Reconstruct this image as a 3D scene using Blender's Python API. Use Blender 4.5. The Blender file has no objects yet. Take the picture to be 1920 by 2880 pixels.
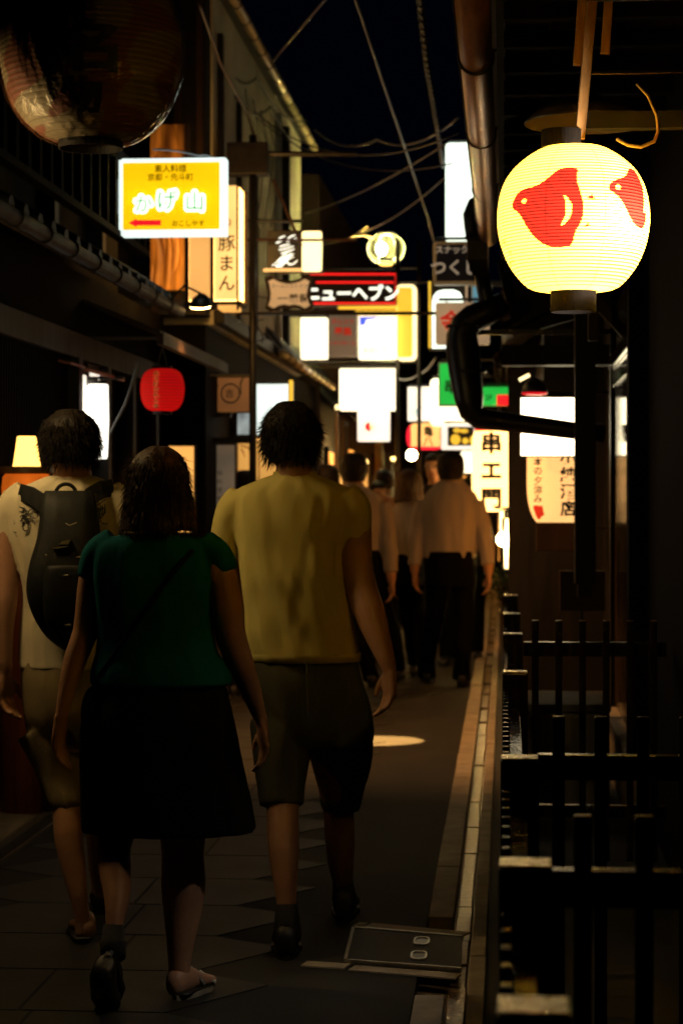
import bpy, bmesh, math, random
from mathutils import Vector, Matrix, noise
random.seed(7)
sc = bpy.context.scene
COL = sc.collection
R = math.radians
sin, cos, PI = math.sin, math.cos, math.pi

# ---------------------------------------------------------------- camera, sky, exposure
F, CY, CAMZ = 6000.0, 1400.0, 1.5          # focal length in photo pixels, horizon row, eye height
TH = math.atan(460 / 6000)                 # the camera is turned a little towards the left houses
cam_d = bpy.data.cameras.new('camera')
cam = bpy.data.objects.new('camera', cam_d)
COL.objects.link(cam)
cam.location = (0, 0, CAMZ)
cam.rotation_euler = (PI / 2, 0, TH)
cam_d.sensor_fit = 'VERTICAL'
cam_d.sensor_height = 24.0
cam_d.lens = 50.0
cam_d.shift_y = -40 / 2880
cam_d.clip_start = 0.05
cam_d.clip_end = 400
cam_d.dof.use_dof = True
cam_d.dof.focus_distance = 5.8
cam_d.dof.aperture_fstop = 3.6
sc.camera = cam

world = bpy.data.worlds.new('World')
sc.world = world
world.use_nodes = True
bgn = world.node_tree.nodes['Background']
bgn.inputs['Color'].default_value = (0.16, 0.30, 1.0, 1)
bgn.inputs['Strength'].default_value = 0.0015
sc.view_settings.view_transform = 'Standard'
sc.view_settings.look = 'None'
sc.view_settings.exposure = 0.0
sc.view_settings.gamma = 1.0
sc.view_settings.use_curve_mapping = False
sc.render.engine = 'CYCLES'
sc.cycles.use_denoising = True
sc.cycles.sample_clamp_indirect = 4.0
sc.cycles.max_bounces = 6
sc.cycles.caustics_reflective = False
sc.cycles.caustics_refractive = False

# ---------------------------------------------------------------- photo pixel -> place
RT = Vector((cos(TH), sin(TH), 0))
FW = Vector((-sin(TH), cos(TH), 0))
UP = Vector((0, 0, 1))
def pt(u, v, Y):
    dx = -F * sin(TH) + (u - 960) * cos(TH)
    dy = F * cos(TH) + (u - 960) * sin(TH)
    s = Y / dy
    return Vector((dx * s, Y, CAMZ + (CY - v) * s))
def gp(u, v):
    s = CAMZ / (v - CY)
    return Vector(((-F * sin(TH) + (u - 960) * cos(TH)) * s, (F * cos(TH) + (u - 960) * sin(TH)) * s, 0))
def ptx(u, v, X):
    s = X / (-F * sin(TH) + (u - 960) * cos(TH))
    return Vector((X, (F * cos(TH) + (u - 960) * sin(TH)) * s, CAMZ + (CY - v) * s))

# ---------------------------------------------------------------- materials
def _new(name):
    m = bpy.data.materials.new(name)
    m.use_nodes = True
    nt = m.node_tree
    return m, nt, nt.nodes['Principled BSDF'], nt.nodes['Material Output']
def pm(name, c1, c2=None, scale=8, rough=.6, bump=.0, stretch=(1, 1, 1), metal=0, rvar=.15, detail=5, bscale=None, spec=.5, bdist=.01):
    m, nt, b, out = _new(name)
    c2 = c2 or tuple(x * .55 for x in c1)
    tc = nt.nodes.new('ShaderNodeTexCoord')
    mp = nt.nodes.new('ShaderNodeMapping')
    mp.inputs['Scale'].default_value = stretch
    nz = nt.nodes.new('ShaderNodeTexNoise')
    nz.inputs['Scale'].default_value = scale
    nz.inputs['Detail'].default_value = detail
    nz.inputs['Roughness'].default_value = .62
    nt.links.new(tc.outputs['Object'], mp.inputs['Vector'])
    nt.links.new(mp.outputs['Vector'], nz.inputs['Vector'])
    cr = nt.nodes.new('ShaderNodeValToRGB')
    cr.color_ramp.elements[0].position = .32
    cr.color_ramp.elements[1].position = .68
    cr.color_ramp.elements[0].color = (*c2, 1)
    cr.color_ramp.elements[1].color = (*c1, 1)
    nt.links.new(nz.outputs['Fac'], cr.inputs['Fac'])
    nt.links.new(cr.outputs['Color'], b.inputs['Base Color'])
    mr = nt.nodes.new('ShaderNodeMapRange')
    mr.inputs['To Min'].default_value = max(.03, rough - rvar)
    mr.inputs['To Max'].default_value = min(1, rough + rvar)
    nt.links.new(nz.outputs['Fac'], mr.inputs['Value'])
    nt.links.new(mr.outputs['Result'], b.inputs['Roughness'])
    b.inputs['Metallic'].default_value = metal
    b.inputs['Specular IOR Level'].default_value = spec
    if bump:
        src = nz
        if bscale:
            src = nt.nodes.new('ShaderNodeTexNoise')
            src.inputs['Scale'].default_value = bscale
            src.inputs['Detail'].default_value = 6
            nt.links.new(mp.outputs['Vector'], src.inputs['Vector'])
        bp = nt.nodes.new('ShaderNodeBump')
        bp.inputs['Strength'].default_value = bump
        bp.inputs['Distance'].default_value = bdist
        nt.links.new(src.outputs['Fac'], bp.inputs['Height'])
        nt.links.new(bp.outputs['Normal'], b.inputs['Normal'])
    return m
def em(name, col, strength, base=None, vary=.12, scale=6):
    """a thing that glows or is given a glow: emission with a faint uneven grain of its own"""
    m, nt, b, out = _new(name)
    b.inputs['Base Color'].default_value = (*(base or tuple(min(.8, c) for c in col)), 1)
    b.inputs['Roughness'].default_value = .5
    tc = nt.nodes.new('ShaderNodeTexCoord')
    nz = nt.nodes.new('ShaderNodeTexNoise')
    nz.inputs['Scale'].default_value = scale
    nz.inputs['Detail'].default_value = 4
    nt.links.new(tc.outputs['Object'], nz.inputs['Vector'])
    mr = nt.nodes.new('ShaderNodeMapRange')
    mr.inputs['From Min'].default_value = .3
    mr.inputs['From Max'].default_value = .7
    mr.inputs['To Min'].default_value = strength * (1 - vary)
    mr.inputs['To Max'].default_value = strength * (1 + vary)
    nt.links.new(nz.outputs['Fac'], mr.inputs['Value'])
    b.inputs['Emission Color'].default_value = (*col, 1)
    nt.links.new(mr.outputs['Result'], b.inputs['Emission Strength'])
    return m

M = {}
M['black_wood'] = pm('black_wood', (.012, .008, .005), (.004, .003, .002), 14, .58, .25, (1, 1, .12), spec=.25)
M['matt_black'] = pm('matt_black_wood', (.006, .004, .003), (.003, .002, .002), 14, .85, .25, (1, 1, .12), spec=.08, rvar=.05)  # darker and duller than black_wood
M['lacquer'] = pm('lacquered_fence_wood', (.026, .017, .010), (.009, .006, .004), 22, .24, .22, (1, 1, .15), rvar=.12)
M['lit_top'] = pm('lit_top_wood', (.40, .25, .11), (.14, .08, .03), 40, .28, .35, (1, 3, 1), rvar=.10)  # paler than the lacquer: lantern light on the tops put into colour
M['brown_wood'] = pm('brown_wood', (.045, .021, .009), (.018, .009, .004), 10, .6, .3, (1, 1, .1), spec=.25)
M['red_wood'] = pm('red_brown_boards', (.34, .085, .03), (.14, .035, .012), 12, .5, .3, (1, 1, .08))
M['grain_wood'] = pm('rough_grain_wood', (.75, .36, .08), (.09, .025, .006), 5, .55, .5, (2.6, 1, .28), detail=2)
M['slat_wood'] = pm('polished_slats', (.07, .045, .022), (.03, .018, .009), 9, .12, .12, (1, 1, .06), rvar=.05)
M['plaster'] = pm('white_plaster', (.50, .46, .34), (.28, .25, .18), 1.6, .85, .3, bscale=60)
M['dirty_plaster'] = pm('grey_plaster', (.22, .20, .16), (.12, .11, .09), 2.2, .85, .3, bscale=50)
M['asphalt'] = pm('asphalt', (.034, .031, .027), (.019, .018, .016), 3.0, .82, .6, bscale=220, bdist=.004, spec=.10, rvar=.1)
M['slab'] = pm('stone_slab', (.027, .025, .020), (.017, .016, .013), 4, .62, .5, bscale=110, bdist=.003, spec=.16)
M['slab2'] = pm('dark_stone_slab', (.024, .022, .017), (.016, .015, .012), 4, .62, .5, bscale=110, bdist=.003, spec=.16)
M['kerb'] = pm('kerb_stone', (.40, .33, .24), (.24, .20, .145), 7, .75, .5, bscale=120, bdist=.004, spec=.2)
M['wet'] = pm('wet_gutter_stone', (.15, .10, .05), (.05, .034, .02), 14, .34, .5, bscale=26, rvar=.12, spec=.35)
M['soil'] = pm('packed_earth', (.03, .026, .02), (.015, .013, .01), 8, .9, .5)
M['steel'] = pm('steel_edge', (.55, .52, .45), (.35, .33, .28), 30, .35, .2, metal=1)
M['iron'] = pm('cast_iron', (.016, .015, .013), (.008, .007, .007), 60, .65, .5, metal=.0, bscale=200, bdist=.003, spec=.12)
M['dark_metal'] = pm('dark_painted_metal', (.025, .017, .012), (.012, .009, .007), 20, .4, .15)
M['rust_metal'] = pm('rusty_pipe', (.10, .035, .012), (.04, .014, .006), 18, .45, .25)
M['copper'] = pm('copper_gutter', (.46, .20, .075), (.25, .10, .035), 6, .34, .18, (5, 1, 5), metal=.75, bscale=18)
M['gutter'] = pm('eaves_gutter_metal', (.018, .008, .004), (.008, .004, .002), 12, .6, .1, spec=.07)
M['bright_gutter'] = pm('pale_gutter_metal', (.60, .50, .32), (.40, .32, .2), 12, .34, .1, metal=.5)
M['pvc'] = pm('dark_brown_pipe', (.020, .013, .010), (.012, .008, .006), 12, .38, .05)
M['grey_pipe'] = pm('grey_pipe', (.32, .35, .38), (.22, .24, .26), 9, .4, .05)
M['cable'] = pm('cable_rubber', (.02, .017, .015), (.012, .01, .01), 30, .5)
M['cable_grey'] = pm('grey_cable', (.25, .24, .20), (.14, .13, .11), 40, .5)
M['tile'] = pm('roof_tile', (.016, .016, .017), (.009, .009, .010), 9, .6, .2)
M['ink'] = pm('black_ink', (.012, .010, .008), (.008, .007, .006), 30, .7)
M['brown_ink'] = pm('brown_ink', (.10, .06, .01), (.08, .05, .01), 30, .7)
M['red_ink'] = em('red_sign_ink', (.62, .03, .01), .55, (.6, .03, .02))
M['white_paint'] = pm('white_paint', (.7, .7, .66), (.55, .55, .5), 8, .5)
M['cream_board'] = pm('cream_board', (.80, .56, .30), (.62, .42, .22), 5, .6, .1)
M['shade_white'] = pm('white_enamel', (.62, .48, .34), (.48, .37, .26), 5, .4)
M['leaf'] = pm('leaf_green', (.06, .10, .03), (.025, .05, .015), 12, .45, .1)
M['pot'] = pm('clay_pot', (.09, .05, .03), (.05, .03, .02), 12, .7, .2)
# lit things, and boards and letters given a faint glow
M['white_lit'] = em('white_acrylic_lit', (1, .86, .56), 2.2, (.8, .8, .75))
M['white_cool'] = em('cool_white_acrylic_lit', (.86, 1, .84), 1.7, (.8, .8, .8))
M['white_dim'] = em('white_panel_lit', (1, .90, .74), 1.15, (.8, .78, .7), .15, 3)
M['warm_lit'] = em('warm_white_lit', (1, .76, .36), 2.2, (.8, .7, .5))
M['cream_lit'] = em('cream_lit_paper', (1, .60, .20), .95, (.8, .6, .35), .25, 3)
M['white_strong'] = em('bright_white_acrylic_lit', (1, .84, .52), 7.0, (.8, .8, .75))
M['shoji'] = em('shoji_paper_lit', (1, .46, .10), 1.1, (.8, .6, .35), .3, 2)
M['orange_lit'] = em('orange_window_lit', (1, .36, .05), 1.7, (.6, .3, .1), .35, 4)
M['yellow_lit'] = em('yellow_sign_lit', (1, .58, .04), .95, (.8, .6, .1))
M['green_lit'] = em('green_sign_lit', (.01, .45, .05), 1.0, (.02, .4, .08))
M['green_print'] = em('green_lettering', (.02, .50, .16), .8, (.02, .5, .15))
M['red_lit'] = em('red_sign_lit', (1, .012, .02), 1.0, (.6, .02, .02))
M['neon'] = em('red_neon_tube', (1, .015, .012), 1.3, (.6, .02, .02))
M['blue_print'] = em('blue_print_lit', (.10, .16, .85), 1.0, (.05, .1, .6))
M['pale_blue'] = em('pale_blue_lit', (.10, .30, .40), .7, (.2, .4, .5))
M['letter_white'] = em('white_letters_lit', (1, 1, .82), 1.6, (.8, .8, .7))
M['glow_letter'] = em('grey_glow_letters', (.6, .55, .45), .25, (.7, .65, .55))  # letters of the unlit sign, glowing in place of light on them
M['navy'] = pm('navy_sign_face', (.012, .014, .05), (.010, .012, .04), 9, .35)
M['black_face'] = pm('black_sign_face', (.012, .010, .008), (.008, .007, .006), 9, .35)
M['cream_glow'] = em('cream_board_glow', (1, .70, .42), .22, (.75, .62, .42), .25, 3)  # plaque face is no lamp; faint glow stands in for light on it
M['grey_glow'] = em('grey_board_glow', (1, .78, .55), .07, (.5, .45, .36), .3, 3)  # boards given a faint glow in place of light falling on them
M['brown_glow'] = em('brown_board_glow', (1, .42, .15), .075, (.45, .25, .12), .3, 3)  # brown boards brightened by emission, as though light fell on them
M['frame_white'] = em('white_frame_lit', (.86, 1, .93), 1.2, (.8, .8, .8))
M['bulb'] = em('bulb_glow', (1, .62, .20), 240, (.8, .7, .5), 0)
M['bulb_soft'] = em('small_bulb_glow', (1, .62, .18), 6, (.8, .7, .5), 0)
M['street_bulb'] = em('street_lamp_bulb', (1, .86, .28), 1100, (.8, .8, .6), 0)
M['down_bulb'] = em('downlight_glow', (1, .60, .20), 70, (.8, .7, .5), 0)
M['tube_lamp'] = em('tube_lamp_glow', (1, .97, .85), 7.5, (.8, .8, .8), .05)
M['lamp_shade'] = em('table_lamp_shade_lit', (1, .52, .10), 3.4, (.8, .6, .3), .1)
M['unseen_lantern'] = em('unseen_lantern_paper', (1, .68, .28), 27, (.8, .7, .5))  # strong glow of the added lantern out of view
# skin and cloth
M['skin'] = pm('skin', (.46, .25, .15), (.38, .19, .11), 10, .5, .12, bscale=90, rvar=.08)
M['hair'] = pm('dark_hair', (.020, .013, .008), (.008, .006, .004), 60, .6, .6, (1, 1, .08), spec=.2)
M['hair_brown'] = pm('brown_hair', (.085, .042, .016), (.03, .015, .006), 60, .6, .6, (1, 1, .08), spec=.2)
def cloth(name, c1, c2, b=.35, rough=.9):
    return pm(name, c1, c2, 3.2, rough, b, (2.2, 2.2, .55), bscale=4.5, rvar=.05, spec=.04, bdist=.03)
M['yellow_tee'] = cloth('yellow_cotton', (.68, .58, .20), (.64, .55, .185), .16)
M['teal_top'] = cloth('teal_jersey', (.004, .080, .092), (.0035, .068, .078))
M['white_tee'] = cloth('cream_cotton', (.70, .62, .44), (.64, .56, .39), .2)
M['white_shirt'] = cloth('pale_shirt_cotton', (.36, .30, .27), (.31, .26, .23))
M['black_cloth'] = cloth('black_cloth', (.008, .008, .009), (.005, .005, .006))
M['dark_trousers'] = cloth('dark_wool', (.0045, .004, .004), (.003, .003, .003))
M['grey_shorts'] = cloth('grey_green_shorts', (.085, .085, .060), (.06, .06, .042))
M['khaki'] = cloth('khaki_cotton', (.26, .21, .12), (.20, .16, .09))
M['pack'] = pm('black_nylon', (.012, .013, .012), (.007, .007, .007), 30, .6, .08, bscale=160, spec=.25)
M['pack_trim'] = pm('grey_green_webbing', (.30, .27, .15), (.18, .16, .09), 50, .6)
M['shoe'] = pm('dark_leather', (.014, .012, .011), (.008, .007, .007), 20, .5, .1)
M['sole'] = pm('pale_sole', (.35, .30, .22), (.2, .17, .12), 20, .6)
M['sock'] = pm('dark_sock', (.02, .018, .016), (.012, .011, .01), 60, .9, .3)
M['orange_cloth'] = cloth('orange_cloth', (.6, .16, .04), (.5, .12, .03))
M['dark_coat'] = cloth('dark_coat', (.03, .025, .022), (.02, .017, .015))
M['eye'] = pm('eye', (.02, .015, .012), (.01, .01, .01), 10, .1)
M['lip'] = pm('lips', (.35, .12, .09), (.3, .1, .08), 10, .4)

# ---------------------------------------------------------------- mesh building
def root_loc(o):
    while o.parent: o = o.parent
    return o.location.copy()
def tag(o, label=None, cat=None, group=None, kind=None):
    if label: o['label'] = label
    if cat: o['category'] = cat
    if group: o['group'] = group
    if kind: o['kind'] = kind
    return o
def thing(name, loc, label, cat, group=None):
    o = bpy.data.objects.new(name, None)
    o.empty_display_size = .1
    COL.objects.link(o)
    o.location = loc
    return tag(o, label, cat, group)
class MB:
    def __init__(s): s.v = []; s.f = []
    def add(s, vs, fs):
        b = len(s.v)
        s.v += [Vector(p) for p in vs]
        s.f += [tuple(i + b for i in f) for f in fs]
        return s
    def box(s, x0, x1, y0, y1, z0, z1):
        return s.add([(x0, y0, z0), (x1, y0, z0), (x1, y1, z0), (x0, y1, z0), (x0, y0, z1), (x1, y0, z1), (x1, y1, z1), (x0, y1, z1)],
                     [(3, 2, 1, 0), (4, 5, 6, 7), (0, 1, 5, 4), (1, 2, 6, 5), (2, 3, 7, 6), (3, 0, 4, 7)])
    def prism(s, pts, vec):
        n = len(pts); vec = Vector(vec)
        pts = [Vector(p) for p in pts]
        return s.add(pts + [p + vec for p in pts], [tuple(range(n))[::-1], tuple(range(n, 2 * n))] + [(i, (i + 1) % n, n + (i + 1) % n, n + i) for i in range(n)])
    def rings(s, rs, cap=True, closed=False):
        n = len(rs[0]); vs = []; fs = []
        for r in rs: vs += r
        m = len(rs)
        for k in range(m - 1):
            for i in range(n):
                j = (i + 1) % n
                fs.append((k * n + i, k * n + j, (k + 1) * n + j, (k + 1) * n + i))
        if cap:
            fs.append(tuple(range(n))[::-1]); fs.append(tuple(range((m - 1) * n, m * n)))
        return s.add(vs, fs)
    def tube(s, path, r, n=8, cap=True, flat=None):
        path = [Vector(p) for p in path]
        rr = r if isinstance(r, (list, tuple)) else [r] * len(path)
        rs = []; prev = None
        for k, p in enumerate(path):
            t = (path[min(k + 1, len(path) - 1)] - path[max(k - 1, 0)]).normalized()
            if prev is None:
                a = Vector((0, 0, 1)) if abs(t.z) < .9 else Vector((1, 0, 0))
                x = t.cross(a).normalized()
            else:
                x = (prev - t * prev.dot(t)).normalized()
            prev = x; y = t.cross(x)
            rs.append([p + (x * cos(2 * PI * i / n) + y * sin(2 * PI * i / n)) * rr[k] for i in range(n)])
        return s.rings(rs, cap)
    def lathe(s, prof, c, n=32, cap=True):
        c = Vector(c)
        return s.rings([[c + Vector((r * cos(2 * PI * i / n), r * sin(2 * PI * i / n), z)) for i in range(n)] for r, z in prof], cap)
    def ell(s, c, rx, ry, rz, n=20, m=12, ax=None):
        c = Vector(c); ax = ax or (Vector((1, 0, 0)), Vector((0, 1, 0)), UP)
        rs = []
        for k in range(m + 1):
            a = PI * k / m; a = min(max(a, .03), PI - .03)
            rs.append([c + ax[0] * (rx * sin(a) * cos(2 * PI * i / n)) + ax[1] * (ry * sin(a) * sin(2 * PI * i / n)) - ax[2] * (rz * cos(a)) for i in range(n)])
        return s.rings(rs)
    def torus(s, c, R_, r, n=32, m=6, ax=None):
        c = Vector(c); ax = ax or (Vector((1, 0, 0)), Vector((0, 1, 0)), UP)
        vs = []; fs = []
        for i in range(n):
            a = 2 * PI * i / n; d = ax[0] * cos(a) + ax[1] * sin(a)
            for j in range(m):
                b = 2 * PI * j / m
                vs.append(c + d * (R_ + r * cos(b)) + ax[2] * (r * sin(b)))
        for i in range(n):
            for j in range(m):
                fs.append((i * m + j, ((i + 1) % n) * m + j, ((i + 1) % n) * m + (j + 1) % m, i * m + (j + 1) % m))
        return s.add(vs, fs)
    def build(s, name, mat, parent=None, smooth=False, bevel=0, remesh=0, smooth_it=0, kind=None):
        off = root_loc(parent) if parent else Vector()
        me = bpy.data.meshes.new(name)
        me.from_pydata([p - off for p in s.v], [], s.f)
        bm = bmesh.new(); bm.from_mesh(me)
        bmesh.ops.recalc_face_normals(bm, faces=bm.faces)
        bm.to_mesh(me); bm.free()
        me.materials.append(mat if not isinstance(mat, str) else M[mat])
        o = bpy.data.objects.new(name, me)
        COL.objects.link(o)
        if parent: o.parent = parent
        if smooth or remesh:
            me.polygons.foreach_set('use_smooth', [True] * len(me.polygons))
        if remesh:
            r = o.modifiers.new('remesh', 'REMESH'); r.mode = 'VOXEL'; r.voxel_size = remesh; r.use_smooth_shade = True
            if smooth_it:
                sm = o.modifiers.new('smooth', 'SMOOTH'); sm.iterations = smooth_it; sm.factor = .5
        elif bevel:
            b = o.modifiers.new('bevel', 'BEVEL'); b.width = bevel; b.segments = 2; b.limit_method = 'ANGLE'
        if kind: o['kind'] = kind
        return o
def box(name, mat, parent, x0, x1, y0, y1, z0, z1, bevel=0):
    return MB().box(x0, x1, y0, y1, z0, z1).build(name, mat, parent, bevel=bevel)
def copy_part(o, parent, loc):
    c = o.copy(); COL.objects.link(c); c.parent = parent; c.location = loc
    return c
def rrect(u0, v0, u1, v1, Y, rad=0, n=5):
    """outline of a rounded rectangle that faces down the alley, given by its photo corners"""
    a = pt(u0, v1, Y); b = pt(u1, v0, Y)
    x0, x1, z0, z1 = a.x, b.x, a.z, b.z
    r = rad * Y / F
    if r <= 0: return [Vector((x0, Y, z0)), Vector((x1, Y, z0)), Vector((x1, Y, z1)), Vector((x0, Y, z1))]
    o = []
    for cx, cz, a0 in ((x1 - r, z0 + r, -90), (x1 - r, z1 - r, 0), (x0 + r, z1 - r, 90), (x0 + r, z0 + r, 180)):
        for k in range(n + 1):
            t = R(a0 + 90 * k / n)
            o.append(Vector((cx + r * cos(t), Y, cz + r * sin(t))))
    return o
# ---------------------------------------------------------------- lettering
_tc = {}
def glyphs(s, bold=0.0):
    """flat triangles of one string, centred, one unit high"""
    k = (s, bold)
    if k in _tc: return _tc[k]
    cu = bpy.data.curves.new('lettering_curve', 'FONT')
    cu.body = s; cu.size = 1; cu.offset = bold; cu.resolution_u = 3
    o = bpy.data.objects.new('lettering_curve', cu)
    COL.objects.link(o)
    dg = bpy.context.evaluated_depsgraph_get()
    me = o.evaluated_get(dg).to_mesh()
    vs = [Vector((v.co.x, v.co.y)) for v in me.vertices]
    fs = [tuple(p.vertices) for p in me.polygons]
    o.evaluated_get(dg).to_mesh_clear()
    bpy.data.objects.remove(o); bpy.data.curves.remove(cu)
    if vs:
        x0 = min(v.x for v in vs); x1 = max(v.x for v in vs); y0 = min(v.y for v in vs); y1 = max(v.y for v in vs)
        vs = [Vector((v.x - (x0 + x1) / 2, v.y - (y0 + y1) / 2)) for v in vs]
    _tc[k] = (vs, fs)
    return _tc[k]
def letters(mb, s, u, v, Y, h, vertical=False, bold=.01, off=.004, sx=1.0, pitch=1.08, shear=0):
    k = h * Y / F
    items = [(s, 0)] if not vertical else [(ch, i) for i, ch in enumerate(s)]
    for st, i in items:
        vs, fs = glyphs(st, bold)
        c = pt(u, v + (i - (len(s) - 1) / 2) * h * pitch if vertical else v, Y)
        mb.add([(c.x + p.x * k * sx + p.y * k * shear, Y - off, c.z + p.y * k) for p in vs], fs)
    return mb
def sign(name, label, cat, u0, v0, u1, v1, Y, face, depth=.10, rad=0, housing=None, border=3, texts=(), group=None, arm=None, arm_mat='dark_metal'):
    """a box sign across the alley: housing, face panel, lettering, and the arms it hangs from"""
    c = pt((u0 + u1) / 2, v1, Y); c.y = Y + depth / 2
    t = thing(name, c, label, cat, group)
    MB().prism(rrect(u0, v0, u1, v1, Y, rad), (0, depth, 0)).build('housing', housing or face, t, bevel=.004)
    if border is not None:
        MB().prism(rrect(u0 + border, v0 + border, u1 - border, v1 - border, Y - .003, max(0, rad - border)), (0, .0025, 0)).build('face_panel', face, t)
    for tx in texts:
        kw = dict(tx[6]) if len(tx) > 6 else {}
        mb = letters(MB(), tx[0], tx[1], tx[2], Y - .003, tx[3], bool(tx[5]) if len(tx) > 5 else False, **kw)
        mb.build('lettering', tx[4], t)
    if arm is not None:
        a = pt(u0, v0, Y); b = pt(u1, v1, Y)
        zt = a.z + .025; m = MB()
        xs = (b.x - .02, arm) if arm < a.x else (a.x + .02, arm)
        m.tube([(xs[0], Y + depth / 2, zt), (xs[1], Y + depth / 2, zt)], .011, 8)
        for x in (a.x + (b.x - a.x) * .2, a.x + (b.x - a.x) * .8):
            m.tube([(x, Y + depth / 2, zt), (x, Y + depth / 2, a.z - .002)], .006, 6)
        m.build('bracket', arm_mat, t)
    return t
# ================================================================ the setting: ground
def struct(o): o['kind'] = 'structure'; return o
ground = struct(MB().box(-60, 60, -30, 110, -.5, -.16).build('ground', 'soil'))
street = struct(MB().box(-2.14, -.275, -6, 60, -.16, 0).build('street', 'asphalt'))
# light stone slabs laid across the lane, their right ends cut to points against the asphalt
rs = random.Random(3)
slab_n = 0
Y = 5.6
while Y < 26 and slab_n < 290:
    cuts = [-1.78]
    while cuts[-1] < -1.25: cuts.append(cuts[-1] + rs.uniform(.36, .55))
    cuts[-1] = -.98
    g = .006; h = .545
    for i in range(len(cuts) - 1):
        a, b = cuts[i] + g, cuts[i + 1] - g
        y0, y1 = Y + g, Y + h - g
        z1 = .0012 + rs.uniform(0, .001)
        pts = [(a, y0, 0), (b, y0, 0), (b, y1, 0), (a, y1, 0)]
        if i == len(cuts) - 2: pts = [(a, y0, 0), (b, y0, 0), (b + .26, (y0 + y1) / 2 + .1, 0), (b, y1, 0), (a, y1, 0)]
        if i == 0: pts = [(a, y0, 0)] + pts[1:-1] + [(a, y1, 0), (a - .26, (y0 + y1) / 2 - .1, 0)]
        MB().prism([(p[0], p[1], .001) for p in pts], (0, 0, z1)).build('paving_stone', 'slab' if rs.random() < .6 else 'slab2', street)
        slab_n += 1
    Y += h
# kerb: a row of blocks, a sunk wet gutter, a second row of blocks
kerb = struct(MB().box(-.275, -.06, -6, 60, -.16, -.05).build('gutter_bed', 'wet'))
for x0, x1, nm, zz in ((-.272, -.182, 'kerb_stone', .012), (-.113, -.063, 'kerb_stone', .018)):
    Y = 3.0
    while Y < 34:
        L = rs.uniform(.5, .62) if Y > 7.6 else (.3 if rs.random() < .3 else .56)
        if not (x0 < -.2 and 6.55 < Y + L / 2 < 7.45):
            y1 = Y + L
            if x0 < -.2 and Y < 6.62 < y1: y1 = 6.60
            if x0 < -.2 and Y < 7.47 < y1: Y = 7.49
            MB().box(x0 + rs.uniform(-.002, .002), x1, Y + .004, y1 - .004, -.05, zz + rs.uniform(-.002, .003)).build(nm, 'kerb', kerb, bevel=.004)
        Y += L
Y = 3.0
while Y < 30:      # rough stones on the bed of the gutter
    L = rs.uniform(.28, .75)
    MB().box(-.178, -.117 + rs.uniform(-.006, .001), Y + .002, Y + L - .002, -.05, -.024 + rs.uniform(-.012, .006)).build('gutter_stone', 'wet', kerb, bevel=.006)
    Y += L
# shop-side verge on the right and the stone apron on the left
verge = struct(MB().box(-.06, 3, -6, 60, -.16, .0).build('verge', 'soil'))
apron = struct(MB().box(-2.60, -2.14, -6, 60, -.16, .03).build('stone_apron', 'kerb'))
drain = thing('drain_channel', (-2.10, 9, .0), 'long steel edged drain channel at the foot of the left facade', 'drain')
box('grating', 'iron', drain, -2.135, -2.065, 2, 24, .001, .010)
box('edge_strip', 'steel', drain, -2.146, -2.136, 2, 24, .001, .036)
box('edge_strip', 'steel', drain, -2.064, -2.056, 2, 24, .001, .014)
# utility cover with two handle holes, set in stone strips
a, b, c, d = gp(997, 2622), gp(1300, 2647), gp(1296, 2737), gp(975, 2713)
mc = thing('utility_cover', (-.42, 7.0, 0), 'black iron utility cover with two pale ringed handle holes beside the kerb', 'utility cover')
MB().prism([(p.x, p.y, .006) for p in (d, c, b, a)], (0, 0, .010)).build('plate', 'iron', mc)
def strip(p, q, w, name, mat, z=.005, side=1):
    dd = (q - p).normalized(); n = Vector((-dd.y, dd.x, 0)) * side
    MB().prism([(x.x, x.y, .002) for x in (p, q, q + n * w, p + n * w)], (0, 0, z)).build(name, mat, mc)
strip(gp(1022, 2612), gp(1300, 2638), .075, 'stone_border', 'kerb'); strip(gp(992, 2608), gp(1015, 2610), .06, 'stone_border', 'kerb')
strip(gp(1000, 2720), gp(1298, 2744), .07, 'stone_border', 'kerb', side=-1); strip(gp(864, 2708), gp(985, 2716), .07, 'stone_border', 'kerb', side=-1)
strip(a, b, .008, 'steel_rim', 'steel', .017); strip(d, c, .008, 'steel_rim', 'steel', .017, -1); strip(a, d, .010, 'steel_rim', 'steel', .017, -1)
for u, v in ((1185, 2661), (1177, 2702)):
    p = gp(u, v); m = MB(); ring = []
    def oval(rx, ry, z):
        o = []
        for k in range(24):
            t = 2 * PI * k / 24; cx = abs(cos(t)) ** .6 * (1 if cos(t) > 0 else -1); sy = abs(sin(t)) ** .6 * (1 if sin(t) > 0 else -1)
            o.append(p + Vector((rx * cx, ry * sy, z)))
        return o
    m.rings([oval(.027, .062, .015), oval(.027, .062, .020), oval(.021, .052, .020), oval(.021, .052, .0165)], cap=False).build('handle_ring', 'steel', mc)
    MB().prism(oval(.021, .052, .0162), (0, 0, .0006)).build('handle_hole', 'black_face', mc)

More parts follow.
